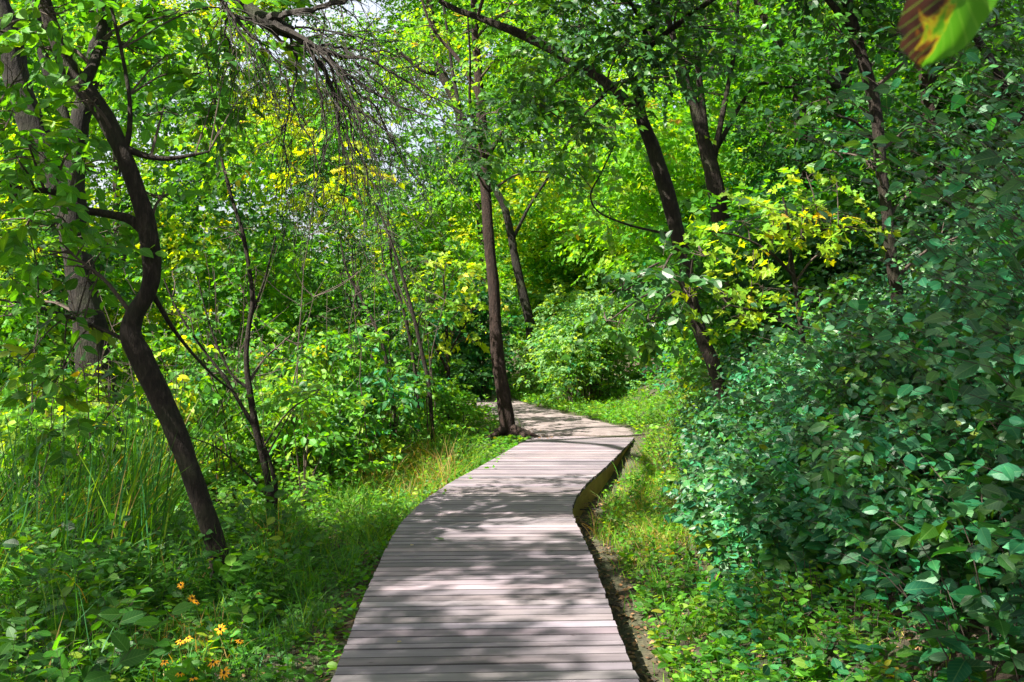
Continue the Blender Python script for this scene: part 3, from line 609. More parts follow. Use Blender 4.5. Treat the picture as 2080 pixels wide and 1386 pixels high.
# 7 multi-stemmed tree on the hill
tree('many_stemmed_tree', 'dark tree splitting into several upright stems on the slope beyond the leaning tree', 'tree', 19.5,
     [(1462,430,44), (1456,395,42), (1446,350,38), (1436,310,36), (1424,262,32), (1408,210,24), (1390,150,20), (1372,90,17), (1352,20,14), (1340,-60,12)],
     [[(1432,300,24), (1428,230,18), (1420,160,15), (1412,90,12), (1405,0,10), (1400,-120,8)], [(1445,340,22), (1462,260,14), (1478,180,12), (1492,100,10), (1500,0,8)], [(1426,262,18), (1400,200,12), (1376,150,9), (1360,110,7)], [(1440,330,14), (1530,180,8,.3), (1600,178,6,.5), (1650,160,4,.6)]],
     [(1400,60,80,0,1.0), (1500,90,80,0,1.0), (1350,-30,90,0,1.2), (1480,-60,110,0,1.3), (1540,220,70,.5,.9,'fresh'), (1440,190,60,1,.8,'bright'), (1600,120,70,.5,1.0)],
     pal='mid', sty='far', seed=27, sides=12, leafmat=M_FAR)

# 8 right trunk rising from the thicket
tree('slender_tree', 'slender dark trunk rising out of the leafy thicket on the bank', 'tree', 10.8,
     [(1828,655,30), (1822,600,30), (1812,540,29), (1806,480,28), (1802,430,27), (1793,370,27), (1786,310,27), (1782,250,28), (1772,190,29), (1752,120,28), (1738,70,27), (1722,10,25), (1705,-60,22), (1690,-200,17), (1680,-400,10)],
     [[(1745,90,22), (1725,50,18), (1690,10,16), (1650,-40,12)], [(1785,300,12), (1740,250,7,-.2), (1700,235,5,-.3)]],
     [(1690,200,55,.3,.8,'dark'), (1700,310,50,.3,.7,'mid'), (1880,250,60,.2,1.,'dark'), (1890,370,70,.1,1.0,'dark'), (1765,330,32,-.4,.5,'mid'), (1700,60,85,0,1.,'mid'), (1830,60,85,0,1.2,'dark'), (1650,-80,150,0,1.3), (1850,-140,170,0,1.4), (1750,-330,200,0,1.4), (2000,60,110,0,1.2,'dark'), (1950,480,80,0,1.1,'dark')],
     pal='dark', sty='mid', seed=28, sides=14, leafmat=M_GLOSS)

# 9 - 12 trunks on the hill at the right
tree('ridged_tree', 'ridged brown trunk behind the slender one, partly hidden by the yellow-brown leaf', 'tree', 14.5,
     [(1902,330,36), (1893,250,36), (1885,170,38), (1875,90,40), (1862,20,42), (1850,-60,40), (1840,-220,32)], [],
     [(1960,200,80,.3,1.1), (1900,380,70,.3,1.0), (2030,300,90,.3,1.2), (1820,-120,140,0,1.3), (1960,-80,140,0,1.4), (2060,100,90,0,1.3)],
     pal='dark', sty='mid', bark=M_RED, seed=29)
tree('hillside_tree', 'dark upright trunk on the wooded hillside, with an arching grey limb crossing it', 'tree', 22.0,
     [(1636,300,50), (1632,240,46), (1626,170,44), (1618,100,44), (1612,20,42), (1606,-60,38), (1600,-250,30)],
     [[(1720,205,34,.8), (1690,172,34,.6), (1650,160,30,.2), (1615,130,26,-.3), (1585,95,22,-.5), (1560,50,18,-.6), (1535,0,14,-.6), (1510,-80,10,-.6)]],
     [(1560,40,80,-.5,.9,'fresh'), (1640,-80,140,0,1.3), (1500,-120,120,0,1.2), (1660,60,60,.8,.8), (1700,300,90,0,1.,'dark'), (1590,330,80,0,1.,'dark'), (1540,300,70,1,.9,'fresh')],
     pal='mid', sty='far', seed=30, leafmat=M_FAR)
tree('pale_tree', 'pale grey trunk high on the slope just left of the slender trunk', 'tree', 24.0,
     [(1722,240,40), (1716,170,40), (1710,90,42), (1705,20,42), (1700,-60,38), (1695,-250,30)], [],
     [(1700,-120,130,0,1.3), (1780,130,80,.5,1.1), (1660,230,60,0,.9), (1600,-250,150,0,1.3)],
     pal='mid', sty='far', bark=M_PALE, seed=31, leafmat=M_FAR)
tree('thin_leaning_tree', 'thin dark stem leaning behind the yellow-brown leaf at the upper right', 'sapling', 12.0,
     [(2075,235,26), (2045,180,22), (2012,120,20), (1985,80,18), (1960,30,16), (1940,-40,14)], [],
     [(2060,330,80,-.2,1.2), (2070,180,70,0,1.), (1990,-60,120,0,1.3), (2000,180,60,.4,.9)], pal='dark', sty='mid', seed=32, leafmat=M_GLOSS)
# background trunks left of centre
tree('forked_tree', 'dark forked tree silhouetted under the white sky gap', 'tree', 30.0,
     [(985,520,26), (975,430,24), (960,320,24), (940,250,24), (925,205,24), (905,165,22), (893,135,20), (880,60,18), (872,0,16), (868,-80,14)],
     [[(896,150,14), (865,145,12), (835,125,9), (805,100,6)]],
     [(860,50,60,0,.6,'bright'), (930,100,60,0,.8,'fresh'), (800,120,45,0,.5,'bright'), (900,-60,100,0,.9), (950,180,50,0,.9), (960,300,60,-1.5,1.2), (975,400,60,-1.5,1.2), (930,360,60,-1.5,1.1), (985,490,50,-1.5,1.2), (840,170,50,0,.6)], pal='bright', sty='far', seed=33, leafmat=M_FAR)
for q, (lab, tr_, cl) in enumerate([
    ('slim arching stem of the sapling thicket, nearest to the boardwalk', [(872,790,10), (858,720,10), (842,650,9), (820,570,8), (798,500,6), (770,430,5), (740,380,3)], [(870,620,50), (800,480,50), (850,540,45), (760,400,50)]),
    ('slim stem of the sapling thicket, second from the boardwalk', [(848,800,9), (838,720,8), (822,640,8), (800,560,6), (790,480,5), (788,400,3)], [(830,660,50), (780,560,45), (790,420,45)]),
    ('slim leaning stem in the middle of the sapling thicket', [(800,835,10), (790,760,9), (770,680,8), (735,610,7), (705,550,5), (690,480,3)], [(740,660,55), (700,560,55), (680,470,45)]),
    ('slim stem of the sapling thicket, farthest from the boardwalk', [(778,830,7), (760,740,6), (735,660,5), (720,580,4), (715,500,3)], [(700,720,55), (650,640,60), (715,520,40)])]):
    tree('sapling', lab, 'sapling', 15.5 + q * .4, tr_, [[(tr_[2][0], tr_[2][1], 5), (tr_[2][0] - 40, tr_[2][1] - 90, 4, .3), (tr_[2][0] - 50, tr_[2][1] - 180, 2, .4)]],
         [(a, c, e, .3, .6, 'mid') for a, c, e in cl], pal='mid', sty='small', seed=40 + q, sides=7, group='slim stems of the sapling thicket')

# ------------------------------------------------------------------ shrubs
def low_at_flowers(x, y, h):
    m = (y > 4.8) & (y < 7.6) & (x < -y * .20) & (x > -y * .37)
    h = np.where(m, np.minimum(h, .24 + .1 * np.sin(x * 37 + y * 23)), h)
    return np.where(((x + .05) / .75) ** 2 + ((y - 16.3) / 1.5) ** 2 < 1, np.minimum(h, .05), h)
def shoots(lm, tm, bx, by, h, lean, ls, pal, r, k=14, lod=1, aspect=1., arch=.35, tw=.004, z0=None, droop=.25, twc=(.06, .07, .03), gap=.12, nb=(0, -.1, 0), nu=1.0):
    """upright arching stems with alternate leaves; bx,by,h arrays; lean (n,2)"""
    h = low_at_flowers(bx, by, h)
    n = len(bx); O = np.stack([bx, by, terr(bx, by) if z0 is None else z0], 1)
    t = gap + (1 - gap) * (np.arange(k) + .5) / k
    le = np.concatenate([lean, np.zeros((n, 1))], 1) * h[:, None]
    def at(t):
        return O[:, None] + np.array([0, 0, 1.]) * (t[None, :, None] * h[:, None, None]) * (1 - arch * .45 * t[None, :, None] ** 2) + le[:, None] * (t[None, :, None] ** 1.6)
    pos = at(t); tan = nrm(at(t + .03) - at(t - .03))
    az = (np.arange(k) * 2.4)[None] + r.uniform(0, 6.28, (n, 1)) + r.normal(0, .4, (n, k))
    out = np.stack([np.cos(az), np.sin(az), np.zeros_like(az)], -1)
    dv = out * .95 + tan * .45 + r.normal(0, .2, (n, k, 3)); dv[..., 2] -= droop
    nv = np.array([0, 0, nu]) + np.array(nb) + out * .15 + r.normal(0, .5, (n, k, 3))
    size = ls * np.clip(np.exp(r.normal(0, .2, (n, 1))), .6, 1.25) * r.uniform(.6, 1.15, (n, k)) * np.interp(t, [0, .6, 1], [1, 1, .6])[None]
    base = tints(pal, n, r); tc = .5 * base[:, None] + .5 * tints(pal, n * k, r).reshape(n, k, 3)
    leaves(lm, pos.reshape(-1, 3), dv.reshape(-1, 3), nv.reshape(-1, 3), size.ravel(), tc.reshape(-1, 3), lod, aspect)
    if tm is not None:
        A = at(np.linspace(0, 1, 5)); A[:, 0, 2] -= .05
        tubes(tm, A, np.linspace(1, .35, 5)[None] * tw * np.ones((n, 1)), 4, twc)

def shrub(name, label, cat, x, y, R, h, n, ls, pal, seed, group=None, lod=1, k=14, aspect=1., lean=(0, 0), mat=None, arch=.35, spread=.45, tw=.004, droop=.25):
    r = np.random.default_rng(seed); root = empty(name, (x, y, float(terr(x, y))), label, cat, group)
    a = r.uniform(0, 6.28, n); q = np.sqrt(r.random(n)) * R * .6
    bx, by = x + q * np.cos(a), y + q * np.sin(a)
    ln = np.stack([np.cos(a), np.sin(a)], 1) * (q / R)[:, None] * spread * 1.5 + r.normal(0, .12, (n, 2)) + np.array(lean)
    hh = h * r.uniform(.55, 1.1, n); lm, tm = MB(), MB()
    shoots(lm, tm, bx, by, hh, ln, ls, pal, r, k=k, lod=lod, aspect=aspect, arch=arch, tw=tw, droop=droop)
    fo = lm.build('foliage', mat or M_LEAF, root, origin=root.location); tm.build('stems', M_TWIG, root, origin=root.location)
    return root

def at_px(px, d): return (px - 1040.0) / F * d

def bush(lm, tm, r, x, y, h, w, pal, ls=.11, lod=1, cov=1.0):
    z = float(terr(x, y)); nb = max(3, int(4 * w * h)) + r.integers(0, 3)
    for _ in range(nb):
        a = r.uniform(0, 6.28); q = w * .75 * math.sqrt(r.random()); t = r.random() ** .8
        R_ = r.uniform(.28, .5) * min(1.0, .45 + w * .5); C = np.array([x + q * math.cos(a) * (1.15 - t * .6), y + q * math.sin(a) * (1.15 - t * .6), z + R_ * .6 + t * max(0, h - R_ * 1.2)])
        clump(lm, tm if lod else None, C, (R_, R_, R_ * .8), pal, r, cov, 'mid', ls=ls * r.uniform(.85, 1.15), lod=lod)
        if tm is not None:
            b0 = np.array([x + r.normal(0, .08), y + r.normal(0, .08), z - .05]); tubes(tm, catmull([b0, (b0 + C) / 2 + [0, 0, .1], C], 7), np.linspace(.012, .004, 7), 5, (.05, .04, .03))

# bank thicket: one mass nobody could count
r = np.random.default_rng(70); lm, tm = MB(), MB()
N = 5600
by = r.uniform(3.0, 17.5, N) ; rx = np.interp(by, [0, 6, 7.5, 9, 12, 17, 20], [2.1, 1.85, 1.42, 1.55, 1.95, 2.75, 2.8])
bx = rx + r.gamma(1.6, 1.25, N) * .9
m = (bx < 8) & (bx < by * .56 + 1.2); bx, by = bx[m], by[m]; n = len(bx)
rx2 = np.interp(by, [0, 6, 7.5, 9, 12, 17, 20], [2.1, 1.85, 1.42, 1.55, 1.95, 2.75, 2.8])
h = r.uniform(.9, 1.75, n) * np.maximum(np.interp(by, [5, 7.5, 9.5], [1.2, .98, .75]), np.interp(bx, [3.9, 5.2], [.7, 1.3])) * np.interp(bx / by, [.47, .56], [1, 1.6]) * np.clip(.45 + (bx - rx2) * .6, .4, 1.15)
near = by < 8.0
for msk, lod in ((near, 2), (~near, 1)):
    c = msk.sum(); ln = np.stack([-.28 + r.normal(0, .2, c), -.18 + r.normal(0, .2, c)], 1)
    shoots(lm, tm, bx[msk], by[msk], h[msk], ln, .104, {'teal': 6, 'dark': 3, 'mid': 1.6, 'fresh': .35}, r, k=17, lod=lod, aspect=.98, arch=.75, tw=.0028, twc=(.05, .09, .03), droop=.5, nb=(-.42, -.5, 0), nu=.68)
for _ in range(60):
    y = r.uniform(4.4, 13.5); x = float(np.interp(y, [0, 6, 7.5, 9, 12, 17], [2.35, 2.1, 1.8, 1.95, 2.4, 3.3])) + r.gamma(1.3, .9)
    if x > y * .6: continue
    bush(lm, None, r, x, y, r.uniform(.7, 1.3) * (.8 if y > 8.5 else 1), r.uniform(.35, .7), [{'teal': 1}, {'teal': 2, 'dark': 1}, {'mid': 1}, {'fresh': 1, 'teal': 2}][r.integers(4)], r.choice([.06, .08, .105]), 1, .8)
o = lm.build('thicket', M_GLOSS); tag(o, 'dense dark blue-green leafy thicket covering the whole bank', 'thicket', kind='stuff')
o2 = tm.build('stems', M_TWIG, o)

lm, tm = MB(), MB(); r = np.random.default_rng(71)
for _ in range(120):
    y = r.uniform(10.8, 27); x = float(np.interp(y, [10.5, 12.5, 17, 20, 23, 26], [2.25, 2.5, 3.2, 3.3, 3.2, 2.9])) + r.gamma(1.3, 1.5); w = r.uniform(.4, .9)
    if x > 8: continue
    p_ = [{'mid': 1}, {'fresh': 2, 'mid': 1}, {'teal': 1}, {'bright': 1, 'fresh': 1}, {'fresh': 1}][r.integers(5)]
    bush(lm, tm, r, x, y, r.uniform(.7, 1.7), w, p_, .115 if y < 18 else .14, 1 if y < 18 else 0)
o = lm.build('hedge_growth', M_LEAF); tag(o, 'mid-green bushes packed along the verge beyond the dark thicket', 'undergrowth', kind='stuff'); tm.build('stems', M_TWIG, o)
lm, tm = MB(), MB(); r = np.random.default_rng(72)
for _ in range(230):
    y = r.uniform(10, 23); px = r.uniform(-150, 980); x = at_px(px, y); w = r.uniform(.4, 1.0)
    if x > wl(y) - (1.0 if y > 12 else 1.9) - w * .6 or (px > 200 and y < 12): continue
    if 840 < px and 17 < y < 21: continue
    p_ = [{'mid': 1, 'fresh': 1}, {'fresh': 1}, {'bright': 1, 'fresh': 1}, {'bright': 1}, {'teal': 1, 'mid': 1}, {'yellow': 1, 'bright': 1}][r.integers(6)]
    bush(lm, tm, r, x, y, r.uniform(.7, 2.4), w, p_, .11 if y < 17 else .13, 1 if y < 17 else 0, .9)
for _ in range(75):
    y = r.uniform(9.5, 19); px = r.uniform(-60, 900); x = at_px(px, y)
    if x > wl(y) - 1.2 or (px > 230 and y < 11.5): continue
    h = r.uniform(1.6, 4.2); q = np.linspace(0, 1, 9)[:, None]; A = np.array([x, y, float(terr(x, y)) - .05]) + np.array([r.normal(0, .5), r.normal(0, .4), h]) * q + np.array([r.normal(0, .35), 0, -.15]) * q ** 2 + r.normal(0, .02, (9, 3))
    R0 = r.uniform(.006, .016); tubes(tm, A, np.linspace(R0, .003, 9), 5, (.03, .02, .015))
    for k in r.integers(3, 8, 4):
        e = A[k] + np.array([r.normal(0, .4), r.normal(0, .4), r.uniform(.2, .6)]); tubes(tm, catmull([A[k], (A[k] + e) / 2 - [0, 0, .05], e], 6), np.linspace(R0 * .5, .002, 6), 4)
o = lm.build('marsh_bushes', M_LEAF); tag(o, 'green bushes and tall leafy stems filling the marsh edge behind the reeds', 'undergrowth', kind='stuff'); tm.build('stems', M_TWIG, o)

# distinct shrubs on the bank
tree('maple_sapling', 'sunlit yellow-green sapling with lobed leaves spreading between the leaning and the slender trunks', 'sapling', 10.6,
     [(1640,800,14), (1632,700,12), (1618,600,12), (1606,520,10), (1600,450,8), (1590,400,5)], [[(1612,560,9), (1560,510,7,-.1), (1500,480,5,-.2), (1440,470,3,-.3)], [(1605,500,8), (1660,470,6,.1), (1740,460,4,.2)], [(1628,680,8), (1560,640,6,-.2), (1480,620,4,-.3)]],
     [(1455,480,42,-.3,1.2), (1510,455,48,-.2,1.3), (1570,440,50,-.1,1.3), (1630,430,50,0,1.3), (1690,440,48,.1,1.2), (1745,465,42,.2,1.), (1600,495,50,0,1.), (1680,505,42,0,1.), (1530,520,42,-.2,.9), (1460,590,48,-.3,1.1), (1500,640,48,-.3,1.1), (1440,660,36,-.4,1.), (1550,590,45,-.3,.7), (1700,380,40,.2,.8), (1640,360,36,.2,.7)],
     pal={'yellow': 3, 'bright': 2}, sty='lobed', seed=81, sides=8, ls=.125, k=7)
shrub('broad_leaved_shrub', 'shrub with long broad drooping leaves at the near right edge of the bank', 'shrub', 2.05, 4.25, .45, 1.3, 16, .17, {'teal': 5, 'dark': 1}, 82, lod=2, k=11, aspect=.82, mat=M_GLOSS, arch=.6, lean=(-.12, -.1), droop=.4)
shrub('pale_leaved_shrub', 'low pale-green leafy plant on the bare soil at the foot of the thicket', 'shrub', at_px(1690, 6.1), 6.1, .5, .42, 26, .075, {'bright': 3, 'fresh': 2}, 83, lod=2, k=8)
def round_shrub(name, label, x, y, h, w, pal, ls, seed, lod=0, n=4):
    r = np.random.default_rng(seed); root = empty(name, (x, y, float(terr(x, y))), label, 'shrub'); lm, tm = MB(), MB()
    for q in range(n): bush(lm, tm, r, x + r.normal(0, w * .3), y + r.normal(0, w * .3), h * r.uniform(.75, 1.05), w * .75, pal, ls, lod, 1.0)
    lm.build('foliage', M_FAR if lod == 0 else M_LEAF, root, origin=root.location); tm.build('stems', M_TWIG, root, origin=root.location)
round_shrub('blue_green_shrub', 'rounded blue-green shrub beyond the grassy verge where the path bends', 1.75, 24.2, 2.5, 1.5, {'pale': 5, 'teal': 1.5, 'fresh': 1}, .105, 84, 0, 6)
round_shrub('pale_green_shrub', 'light frothy shrub beside the dirt path, right behind the straight trunk', .62, 26.2, 1.3, .8, {'pale': 4, 'bright': 2}, .085, 85, 0, 4)
tree('golden_sapling', 'glowing yellow-leaved sapling left of the straight trunk', 'sapling', 18.8,
     [(915,850,12), (912,780,10), (908,700,8), (905,620,6), (900,560,4)], [[(912,760,7), (880,690,5), (865,620,3)], [(910,720,6), (950,650,4), (975,590,3)]],
     [(870,560,34,0,1.1), (905,545,34,0,1.1), (945,550,34,0,1.1), (975,575,26,.2,1.), (880,610,38,0,1.2), (925,610,38,0,1.2), (960,630,28,.2,1.), (870,660,36,0,1.), (915,670,36,0,1.1), (955,690,28,.1,.9), (890,720,34,0,.8), (860,530,26,0,.8)],
     pal={'yellow': 4, 'bright': 2}, sty='lobed', seed=86, sides=8, ls=.17)
round_shrub('path_corner_shrub', 'bright green shrub at the left edge of the dirt path', at_px(905, 17.6), 17.6, 1.25, .6, {'fresh': 3, 'bright': 3}, .10, 87, 1, 3)
round_shrub('dark_shrub', 'dark green shrub in the shade behind the golden sapling', at_px(920, 25), 25.5, 3.4, 1.4, {'dark': 5, 'teal': 2}, .14, 88, 0, 5)
shrub('verge_shrub', 'light green shrub overhanging the verge at the bend of the boardwalk', 'shrub', at_px(1410, 12.8), 12.8, .7, 1.0, 55, .075, {'bright': 4, 'fresh': 2}, 89, lod=1, k=13)
shrub('sunny_shrub', 'yellow-green shrub at the foot of the leaning tree', 'shrub', at_px(1480, 14.4), 14.4, .9, 1.4, 60, .10, {'yellow': 3, 'bright': 2}, 90, lod=3, k=13)
round_shrub('low_shrub', 'bushy mid-green shrub between the forked sapling and the boardwalk bend', at_px(690, 14.5), 14.5, 1.3, .8, {'fresh': 3, 'mid': 3}, .095, 91, 1, 4)
round_shrub('lit_shrub', 'sunlit yellow-green shrub behind the dry orange grass', at_px(740, 17.5), 17.5, 1.6, .8, {'bright': 4, 'yellow': 1, 'fresh': 1}, .11, 92, 1, 4)
round_shrub('reed_edge_shrub', 'leafy green shrub standing in the reeds behind the crooked trunk', at_px(420, 14), 14.0, 1.9, .9, {'mid': 3, 'fresh': 2}, .105, 93, 1, 4)
shrub('corner_shrub', 'bright low leafy shrub in the bottom left corner of the marsh', 'shrub', -2.5, 5.5, .5, .5, 40, .085, {'fresh': 4, 'bright': 2}, 94, lod=2, k=9, aspect=1.1)

# ------------------------------------------------------------------ undergrowth masses at mid distance (uncountable)
def in_view_clumps(n, r, px, py, d, cov, rad, pal, sty, skip=None, zmin=.1, lm=None, flat=.8, keep=.3):
    for _ in range(n):
        x, y, dd = r.uniform(*px), r.uniform(*py), r.uniform(*d)
        if skip and skip(x, y): continue
        if dd < 21.5 and ((1340 < x < 1510 and y < 430) or (1590 < x < 1750 and y < 280)): continue
        C = P(x, y, dd); R_ = r.uniform(*rad); g = float(terr(C[0], C[1]))
        if C[2] < g + zmin:
            if C[2] < g - 3: continue
            C[2] = g + zmin + R_ * .5
        if keep < 1 and in_light(C, R_, r, keep): continue
        clump(lm, None, C, (R_, R_, R_ * flat), pal[r.integers(len(pal))] if isinstance(pal, list) else pal, r, cov, sty)
r = np.random.default_rng(100)
lm = MB()
def gap(x, y): return ((x - 765) / 100) ** 2 + ((y + 10) / 80) ** 2 < 1 or ((x - 725) / 60) ** 2 + ((y - 180) / 40) ** 2 < 1
def skip_c(x, y): return gap(x, y) or (960 < x < 1110 and y > 330) or (1040 < x < 1360 and y > 520)
in_view_clumps(210, r, (-250, 700), (40, 880), (15, 25), .9, (.7, 1.3), ['fresh', 'bright', 'yellow', 'bright', 'mid', 'dark'], 'far', gap, .3, lm)
in_view_clumps(70, r, (600, 1000), (250, 800), (20, 30), .9, (.7, 1.3), ['fresh', 'bright', 'mid', 'dark'], 'far', skip_c, .3, lm)
in_view_clumps(80, r, (1040, 1500), (150, 700), (20, 32), .9, (.8, 1.5), ['fresh', 'bright', 'bright', 'mid'], 'far', skip_c, .3, lm)
in_view_clumps(60, r, (960, 1420), (330, 720), (31, 36), .9, (.8, 1.5), ['pale', 'bright', 'yellow', 'fresh'], 'far', gap, .3, lm)
in_view_clumps(150, r, (1400, 2350), (-50, 560), (14, 24), 1.0, (.7, 1.4), ['dark', 'mid', 'teal', 'mid', 'fresh'], 'far', None, .3, lm)
tag(lm.build('undergrowth', M_FAR), 'tangled green undergrowth filling the woods behind the nearer trunks', 'undergrowth', kind='stuff')

# far wood that closes the view
lm, tm = MB(), MB()
r = np.random.default_rng(101)
in_view_clumps(540, r, (-900, 2900), (-250, 720), (32, 50), .9, (1.6, 3.0), ['fresh', 'bright', 'mid', 'fresh', 'yellow'], 'far', gap, 1., lm, keep=1)
for _ in range(34):
    d = r.uniform(26, 44); px = r.uniform(-300, 2400)
    if 560 < px < 1340: continue
    x = at_px(px, d); z = float(terr(x, d)); hh = r.uniform(9, 16); rr = r.uniform(.06, .2); s = np.linspace(0, 1, 9)[:, None]
    A = np.array([x, d, z - .3]) + np.array([r.normal(0, 1.2), r.normal(0, .5), hh]) * s + np.array([r.normal(0, .8), 0, 0]) * s ** 2 + r.normal(0, .08, (9, 3))
    tubes(tm, A, np.linspace(rr, rr * .35, 9), 7)
o = lm.build('far_wood', M_FAR); tag(o, 'sunlit wall of woodland leaves closing the view in the distance', 'woodland', kind='stuff')
tm.build('trunks', M_BARK, o)

# unseen crowns and trunks added round the viewer to shade the near deck and bank
lm, tm = MB(), MB(); r = np.random.default_rng(150)
for _ in range(560):
    C = np.array([r.uniform(-11, 3.5), r.uniform(-7, 11), r.uniform(6.2, 10.5)]); R_ = r.uniform(.35, .85)
    if C[2] - R_ * .8 < CZ + .31 * max(C[1] + R_, 0): continue
    g0 = C - SD * (C[2] - .3) / SD[2]
    if g0[1] < 1.5 or in_light(C, R_, r, .06): continue
    clump(lm, None, C, (R_, R_, R_ * .6), 'mid', r, 1.15, 'mid', lod=0)
for x, y in ((-6.5, -1.5), (-9.5, 3.0), (-4.2, -4.5), (3.8, -2.5)):
    q = np.linspace(0, 1, 12)[:, None]; z = float(terr(x, y)); A = np.array([x, y, z - .2]) + np.array([r.normal(0, .5), r.normal(0, .5), 9.0]) * q; tubes(tm, A, np.linspace(.17, .06, 12), 10)
    for _k in range(9):
        k = r.integers(6, 12); e = A[k] + np.array([r.normal(0, 2.2), r.normal(0, 2.2), r.uniform(.3, 1.5)]); tubes(tm, catmull([A[k], (A[k] + e) / 2 + [0, 0, .3], e], 8), np.linspace(.045, .012, 8), 6)
o = lm.build('shade_canopy', M_FAR); tag(o, 'unseen leaf clumps added above the near boardwalk to shade it and the bank', 'shade_canopy', kind='stuff'); tm.build('trunks', M_BARK, o)

# ------------------------------------------------------------------ grass, reeds, ground cover
def blades(mb, bx, by, h, lean, w, C, curve=1.5, z0=None, k=5):
    h = low_at_flowers(bx, by, h); n = len(bx); z = terr(bx, by) if z0 is None else z0; s = np.linspace(0, 1, k)
    O = np.stack([bx, by, z - .02], 1); ln = np.concatenate([lean, np.zeros((n, 1))], 1)
    lh = np.linalg.norm(lean, axis=1)
    A = O[:, None] + np.array([0, 0, 1.]) * (h[:, None] * (s[None] - np.clip(lh, 0, 1.1)[:, None] * .42 * s[None] ** 2.4))[..., None] + ln[:, None] * (h[:, None] * s[None] ** curve)[..., None]
    rg = np.random.default_rng(n); a = rg.uniform(0, 3.14, n); sd_ = np.stack([np.cos(a), np.sin(a) * .6, np.zeros(n)], 1)
    wd = w[:, None] * np.array(np.interp(s, [0, .3, .75, 1], [.7, 1, .65, .04]))[None]
    V = np.stack([A - sd_[:, None] * wd[..., None], A + sd_[:, None] * wd[..., None]], 2)
    q = np.array([[2 * i, 2 * i + 1, 2 * i + 3, 2 * i + 2] for i in range(k - 1)])
    mb.add(V.reshape(-1, 3), quads=(q[None] + (np.arange(n) * 2 * k)[:, None, None]).reshape(-1, 4), C=np.repeat(C, 2 * k, 0))
GP = {'g': np.array([.05, .17, .012]), 'y': np.array([.13, .24, .015]), 'b': np.array([.028, .115, .035]), 'd': np.array([.26, .19, .07])}
def gtint(n, r, mix):
    ks = list(mix); c = np.array([GP[k] for k in ks])[r.choice(len(ks), n, p=np.array(list(mix.values())) / sum(mix.values()))]
    return np.clip(c * np.exp(r.normal(0, .25, (n, 1))), 0, .8)
def tufts(mb, r, n, xf, yr, h, per=26, mix={'g': 6, 'y': 2, 'b': 2}, w=.0035, lean=(0, 0), spread=.55, rad=.07):
    y = r.uniform(*yr, n); x = xf(y, r.random(n)); hh = r.uniform(*h, n)
    bx = np.repeat(x, per) + r.normal(0, rad, n * per); by = np.repeat(y, per) + r.normal(0, rad, n * per)
    ln = r.normal(0, spread, (n * per, 2)) + lean
    blades(mb, bx, by, np.repeat(hh, per) * r.uniform(.45, 1.1, n * per), ln, w * r.uniform(.6, 1.3, n * per), gtint(n * per, r, mix))
g = MB(); r = np.random.default_rng(120)
lf = lambda a, b_: (lambda y, u: wl(y) - (a + (b_ - a) * u)); rf = lambda a, b_: (lambda y, u: wr(y) + (a + (b_ - a) * u))
tufts(g, r, 260, rf(.3, 1.3), (8.5, 17), (.12, .34), mix={'g': 4, 'y': 5, 'd': 2.5})
tufts(g, r, 90, rf(.34, 1.4), (4.4, 8.5), (.10, .26), mix={'g': 6, 'y': 2})
tufts(g, r, 340, rf(.02, 2.2), (17.3, 26), (.12, .30), mix={'g': 6, 'y': 4})
tufts(g, r, 330, lf(.15, 2.2), (9, 17), (.2, .55), mix={'g': 5, 'y': 3, 'b': 1})
tufts(g, r, 240, lf(.35, 2.4), (4.6, 9), (.2, .55), mix={'g': 6, 'b': 3, 'y': 1}, per=22)
tufts(g, r, 150, lf(.8, 3.2), (5.0, 10), (.45, 1.0), per=16, mix={'g': 5, 'b': 4, 'y': 2, 'd': .3}, w=.005, lean=(.15, 0))
tufts(g, r, 14, lambda y, u: at_px(430 + 110 * u, y), (7.0, 8.2), (.6, .95), per=34, mix={'b': 4, 'g': 4}, w=.0045, spread=.65)
tufts(g, r, 160, lf(.0, 1.6), (16.5, 28), (.15, .4), mix={'g': 6, 'y': 4})
tag(g.build('grass', M_GRASS), 'green grass tufts growing along both sides of the walkway', 'grass', kind='stuff')
g = MB(); r = np.random.default_rng(121)
tufts(g, r, 44, lambda y, u: at_px(720 + 190 * u, y), (11.8, 15.5), (.35, .75), per=34, mix={'d': 5, 'y': 2}, spread=.5)
tufts(g, r, 8, lambda y, u: at_px(530 + 50 * u, y), (8.6, 9.4), (.35, .75), per=16, mix={'d': 1}, spread=.25)
tufts(g, r, 26, lambda y, u: at_px(300 + 150 * u, y), (6.0, 7.0), (.3, .6), per=12, mix={'d': 1}, spread=.3)
tag(g.build('dry_grass', M_GRASS), 'dry orange-brown grass among the green at the left of the boardwalk', 'grass', kind='stuff')
g = MB(); r = np.random.default_rng(122); n = 5200
ry = r.uniform(8.2, 24, n); px = np.where(r.random(n) < .6, r.uniform(-150, 330, n), r.uniform(100, 640, n) ); rxx = at_px(px, ry)
ok = ~((px > 330) & (ry < 12.5)); rxx, ry = rxx[ok], ry[ok]; n = len(ry)
blades(g, rxx, ry, r.uniform(.9, 1.95, n), np.stack([.25 + r.normal(0, .32, n), r.normal(0, .2, n)], 1), r.uniform(.004, .009, n), gtint(n, r, {'g': 6, 'b': 5, 'y': 1.4, 'd': .8}), k=6)
tag(g.build('reeds', M_GRASS), 'tall green marsh reeds leaning together at the left', 'reeds', kind='stuff')

